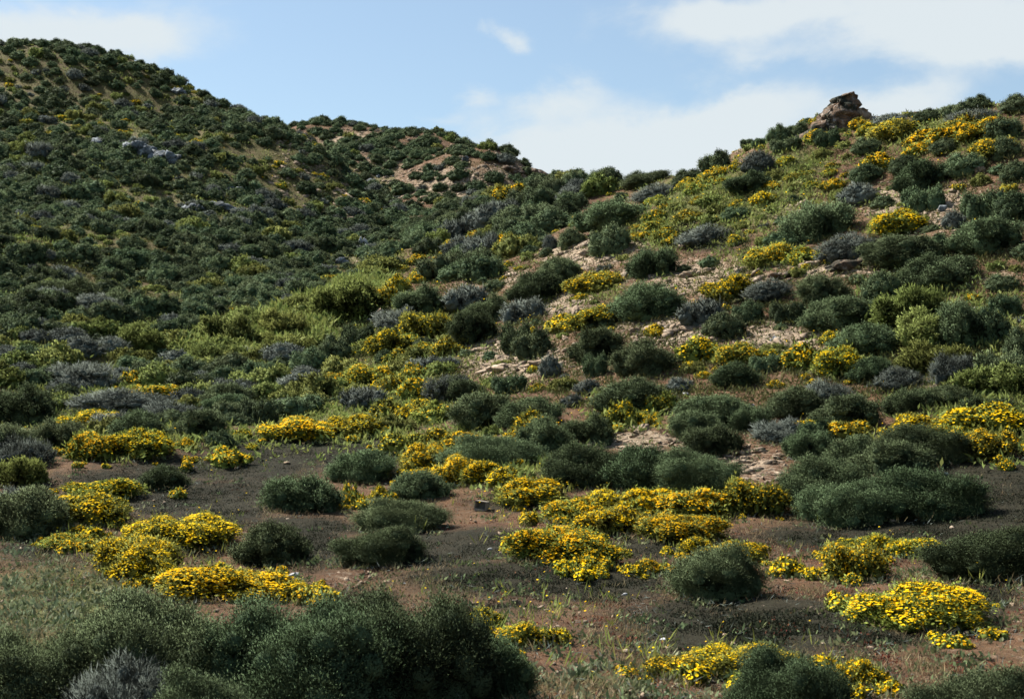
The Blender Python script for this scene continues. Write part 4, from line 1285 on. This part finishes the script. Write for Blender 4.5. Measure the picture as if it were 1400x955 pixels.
# ------------------------------------------------------------------ rocks one can point to
ROCKS = [  # x, foot row, width px, height px, material, label, group
    (1311, 880, 10, 6, "w", "small white stone near the round yellow mound", None), (1195, 800, 9, 4, "t", "flat tan stone just above the round yellow mound", None),
    (1045, 832, 10, 5, "t", "pale flat stone beside the lone round shrub's shadow", None), (670, 753, 9, 5, "w", "pair of tiny white stones on the dark flat, larger one", None),
    (688, 757, 10, 5, "t", "tan pebble beside white stones on the dark flat", None), (855, 815, 9, 6, "w", "white pebble below the tiny yellow clump", None), (905, 877, 11, 5, "w", "white stone above the bottom flower line", None),
    (706, 824, 16, 8, "t", "orange tan stone beside green grass on the dark flat", None), (528, 798, 14, 5, "t", "flat tan stone between front thicket and domed shrubs", None), (402, 787, 17, 5, "w", "thin white stone below the upright shrub", None),
    (553, 800, 6, 4, "w", "small white pebble below the front domed shrub", None), (1220, 716, 9, 7, "t", "reddish tan stone under the spreading thicket", None), (392, 635, 12, 5, "t", "pinkish stone on the black flat", None),
    (1294, 650, 6, 5, "w", "bright white pebble on the black slope", None), (1028, 557, 9, 6, "w", "white stone beside a shrub on the bare soil", None), (937, 542, 12, 7, "w", "pale boulder on brown soil above the ledge cluster", None),
    (886, 572, 12, 7, "t", "grey stone in the lime and yellow patch", None), (1340, 236, 16, 14, "t", "leaning tan boulder beside a dark shrub below the ridge meadow", None), (1375, 264, 26, 8, "t", "flat pale boulder above the dark pair of shrubs", None),
    (1288, 290, 14, 12, "g", "grey round boulder beside the yellow scree patch", None), (945, 337, 34, 8, "t", "thin rock slab jutting under the dark brown mat", None), (945, 378, 30, 12, "t", "flat pale slab on scree beside the scree shrub", None),
    (1018, 358, 8, 10, "g", "small upright grey stone in the scree", None), (1338, 425, 14, 7, "w", "white stone beside the small dark round shrub", None), (1060, 468, 18, 12, "w", "white block on the white stone bank", None),
    (745, 498, 60, 12, "t", "broad cracked slab in the pale rock slab area", None), (690, 505, 60, 12, "t", "long cracked slab at the front of the pale slab area", None), (650, 482, 40, 10, "t", "flat slab at the upper end of the pale slab area", None),
    (905, 452, 46, 14, "t", "broken pale block in the pale stony patch", None), (965, 470, 40, 14, "t", "pale block at the lower side of the pale stony patch", None), (870, 612, 50, 6, "t", "long low rock rib above the long hedge", None), (930, 622, 46, 7, "t", "thin rock rib at the ledge above the long hedge end", None),
    (495, 340, 17, 24, "w", "white boulder standing in the gully between the hills", None), (468, 362, 22, 16, "g", "pale jumbled gully stones below the white boulder", None),
    (225, 222, 48, 24, "g", "lower block of the grey boulder outcrop on the shaded hillside", None), (192, 214, 46, 28, "g", "upper block of the grey boulder outcrop on the shaded hillside", None), (140, 200, 50, 14, "g", "long low grey outcrop on the shaded hillside", None),
    (265, 290, 40, 16, "g", "bluish rock band on the shaded hillside, nearer end", None), (300, 288, 40, 16, "g", "bluish rock band on the shaded hillside, end by the dark shrub", None), (240, 128, 30, 12, "g", "grey rocks under the shaded skyline", None), (345, 175, 22, 10, "g", "grey rock low on the shaded skyline", None), (380, 182, 14, 8, "g", "blue grey rock in the notch between two summits", None),
    (320, 262, 26, 12, "g", "grey rock on the shaded spur", None), (30, 155, 20, 10, "g", "grey rock high on the shaded hillside", None), (60, 165, 22, 9, "g", "small grey rocks high on the shaded hillside, beside scree", None), (637, 222, 12, 9, "g", "blue grey rock below the middle summit crest", None), (622, 205, 16, 12, "t", "pale boulder on the middle summit crest", None),
    (700, 236, 34, 14, "c", "overhanging brown slab on the middle hill crest", None), (728, 243, 40, 20, "c", "dark crag ending the middle hill crest", None), (742, 256, 30, 12, "t", "pale rock at the foot of the crest crag", None), (745, 232, 22, 9, "c", "brown crest rock next to the sky", None), (715, 214, 60, 10, "c", "brown rounded crest top beside the sky", None),
    (668, 268, 30, 9, "t", "pale ledge rock on the middle hill face", None), (600, 270, 50, 9, "t", "pale flat ledge low on the middle hill face", None),
    (1120, 362, 60, 12, "t", "flat rock ledge under the long dark shrub, its near end", None), (1165, 366, 70, 16, "c", "overhanging part of the flat rock ledge", None), (1075, 378, 56, 9, "c", "dark overhung slab below the yellow flowers", None), (1220, 395, 40, 12, "t", "stacked slabs between dark shrubs", None),
    (818, 346, 40, 12, "t", "tan slab at the head of the rocky gully", None), (850, 322, 36, 18, "t", "tan rock outcrop in the rocky gully under the meadow edge shrub", None), (770, 372, 40, 10, "t", "stony rib in the rocky gully, lower part", None), (518, 440, 14, 22, "t", "jagged tan rock beside the big olive shrub", None), (810, 378, 50, 8, "t", "thin pale slab above small yellow flowers", None), (1100, 640, 8, 5, "w", "white pebble above the spreading thicket", None), (960, 612, 14, 6, "t", "reddish stone between ledge cluster shrubs", None), (1020, 632, 20, 8, "t", "flat block on the bare ledge end", None),
]
RM = {"w": M_WHITE, "t": M_TAN, "g": M_GREYROCK, "c": M_CRAG}
_rp = hit([r[0] for r in ROCKS], [r[1] - 1 for r in ROCKS])
for k, (r, p) in enumerate(zip(ROCKS, _rp)):
    if np.isnan(p[0]): continue
    D = np.linalg.norm(p - CAM); w = r[2] * D / F * .55; h = r[3] * D / F
    Vs, Fs, nv = [], [], 0
    nb = 1 if r[2] <= 14 else int(min(4 + r[2] / 7, 12))
    for b in range(nb):          # a big rock is one outcrop of jammed, cracked blocks
        V, Fc = rock_arrays(900 + k * 20 + b, 3, 1.0, 16)
        f = 1.0 if nb == 1 else R.uniform(.3, .55)
        V = V * np.array([w * f * 1.15, w * .8 * f, h * (.62 if nb == 1 else R.uniform(.35, .6))]) * (1 + (vnoise(V[:, 0] * 7 + b, V[:, 1] * 7 + V[:, 2] * 5, k) - .5) * .16)[:, None]
        V[:, 2] *= min(1, h * (.62 if nb == 1 else .5) / np.abs(V[:, 2]).max())
        x = 0 if nb == 1 else w * (1 - f) * (-1 + 2 * (b + R.uniform(.2, .8)) / nb)
        V = V + np.array([x, 0 if nb == 1 else R.uniform(-.4, .4) * w * .5, h * (.30 if nb == 1 else R.uniform(.0, .3) * (1.2 - abs(x) / w))])
        Vs.append(V); Fs.append(Fc + nv); nv += len(V)
    V, Fc = np.concatenate(Vs), np.concatenate(Fs)
    o = link("rock_outcrop" if r[2] > 14 else "stone", mesh_from("rock", V, [Fc], [RM[r[4]]]))
    o.location = p; o.rotation_mode = "QUATERNION"; o.rotation_quaternion = rot_to(p, .4) @ Quaternion((0, 0, 1), R.uniform(-.4, .4))
    o["label"] = r[5]; o["category"] = "rock"; o["group"] = "rocks lying about"

# the pinnacle on the ridge
p = hit(1155, 172)[0]
if np.isnan(p[0]): p = hit(1155, 180)[0]
D = np.linalg.norm(p - CAM); px = D / F
pin = link("rock_pinnacle", None); pin.location = p; pin["label"] = "tall brown rocky pinnacle standing on the ridge against the sky"; pin["category"] = "rock outcrop"


def crag(name, prof, depth, mat, seed, off=(0, 0), up=0):
    """A weathered crag: rings whose half-widths follow the outline, broken by facets and cracks."""
    V, Fq = [], []; n = 40; rings = len(prof)
    for k, (zz, xl, xr) in enumerate(prof):
        for s in range(n):
            a = s / n * 2 * math.pi; c, sn = math.cos(a), math.sin(a)
            pw = lambda t: math.copysign(abs(t) ** 0.8, t)
            x = (xl + xr) / 2 + pw(c) * (xr - xl) / 2; y = pw(sn) * depth * (0.35 + 0.65 * (1 - k / rings))
            V.append((x * px, y * px, zz * px))
    V = np.array(V)
    nn = (fbm(V[:, 0] * 1.9 + V[:, 1] * 1.1 + seed, V[:, 2] * 2.6 + V[:, 1] * 1.7, seed, 4) - .5)
    st = np.floor(V[:, 2] / .22 + V[:, 0] * .9 + 2 * vnoise(V[:, 0] * 2, V[:, 1] * 2 + V[:, 2], seed + 3)) % 2 - .5
    rad_v = unit(V * np.array([1, 1, 0.0]) - np.array([V[:, 0].mean(), 0, 0]))
    V = V + rad_v * (nn * .75 + st * .16)[:, None]; V[:, 2] += (fbm(V[:, 0] * 3, V[:, 1] * 3 + seed, seed + 1) - .5) * .16
    for k in range(rings - 1):
        for s in range(n):
            Fq.append([k * n + s, k * n + (s + 1) % n, (k + 1) * n + (s + 1) % n, (k + 1) * n + s])
    top = V[-n:].mean(0); V = np.concatenate([V, [top]])
    tri = [[(rings - 1) * n + s, (rings - 1) * n + (s + 1) % n, len(V) - 1] for s in range(n)]
    V = V + np.array([off[0] * px, off[1] * px, up * px])
    return link(name, mesh_from(name, V, [np.array(Fq), np.array(tri)], [mat]), pin)


def dens(prof, m=3):
    out = []
    for a, b in zip(prof[:-1], prof[1:]):
        for q in range(m): out.append(tuple(a[i] + (b[i] - a[i]) * q / m for i in range(3)))
    return out + [prof[-1]]


# rows above the foot (photo pixels), left and right outline relative to x=1155
crag("main_crag", dens([(-22, -70, 50), (-10, -54, 42), (-2, -46, 32), (8, -40, 23), (18, -33, 19), (27, -24, 19), (33, -14, 18), (38, -8, 16), (42, -2, 12)]), 24, M_CRAG, 5)
crag("shoulder_crag", dens([(-20, -10, 54), (-6, -4, 48), (4, 2, 40), (13, 8, 34), (20, 14, 30), (22, 17, 24)]), 18, M_TAN, 9, (0, -4))
crag("pale_block", dens([(-20, 14, 62), (-8, 18, 56), (0, 24, 50), (7, 30, 44), (10, 33, 38)]), 12, M_WHITE, 13, (0, -8))

# the small open box lying on its side on the flat
p = hit(658, 699)[0]; D = np.linalg.norm(p - CAM); bw, bh = 17 * D / F, 14 * D / F
box = link("open_box", None); box.location = p + np.array([0, 0, .01]); box.rotation_euler = (rad(-4), rad(6), rad(-20))
box["label"] = "small weathered open box lying on its side by the yellow band"; box["category"] = "box"


def panel(name, cx_, cy_, cz_, sx, sy, sz):
    import bmesh
    bm = bmesh.new(); bmesh.ops.create_cube(bm, size=1.0)
    bmesh.ops.scale(bm, vec=(sx, sy, sz), verts=bm.verts); bmesh.ops.translate(bm, vec=(cx_, cy_, cz_), verts=bm.verts)
    bmesh.ops.bevel(bm, geom=bm.edges[:], offset=.004, segments=2, affect="EDGES")
    me = bpy.data.meshes.new(name); bm.to_mesh(me); bm.free(); me.materials.append(M_BOX)
    return link(name, me, box)


t = .016; dp = bw * .8
panel("bottom_board", 0, 0, t / 2, bw, dp, t); panel("top_board", 0, 0, bh - t / 2, bw, dp, t)
panel("side_board", -bw / 2 + t / 2, 0, bh / 2, t, dp, bh - 2 * t - .004); panel("side_board", bw / 2 - t / 2, 0, bh / 2, t, dp, bh - 2 * t - .004)
panel("back_board", 0, dp / 2 - t / 2, bh / 2, bw - 2 * t - .004, t, bh - 2 * t - .004); panel("front_lip", 0, -dp / 2 + t / 2, t + bh * .09, bw - 2 * t - .004, t, bh * .16)
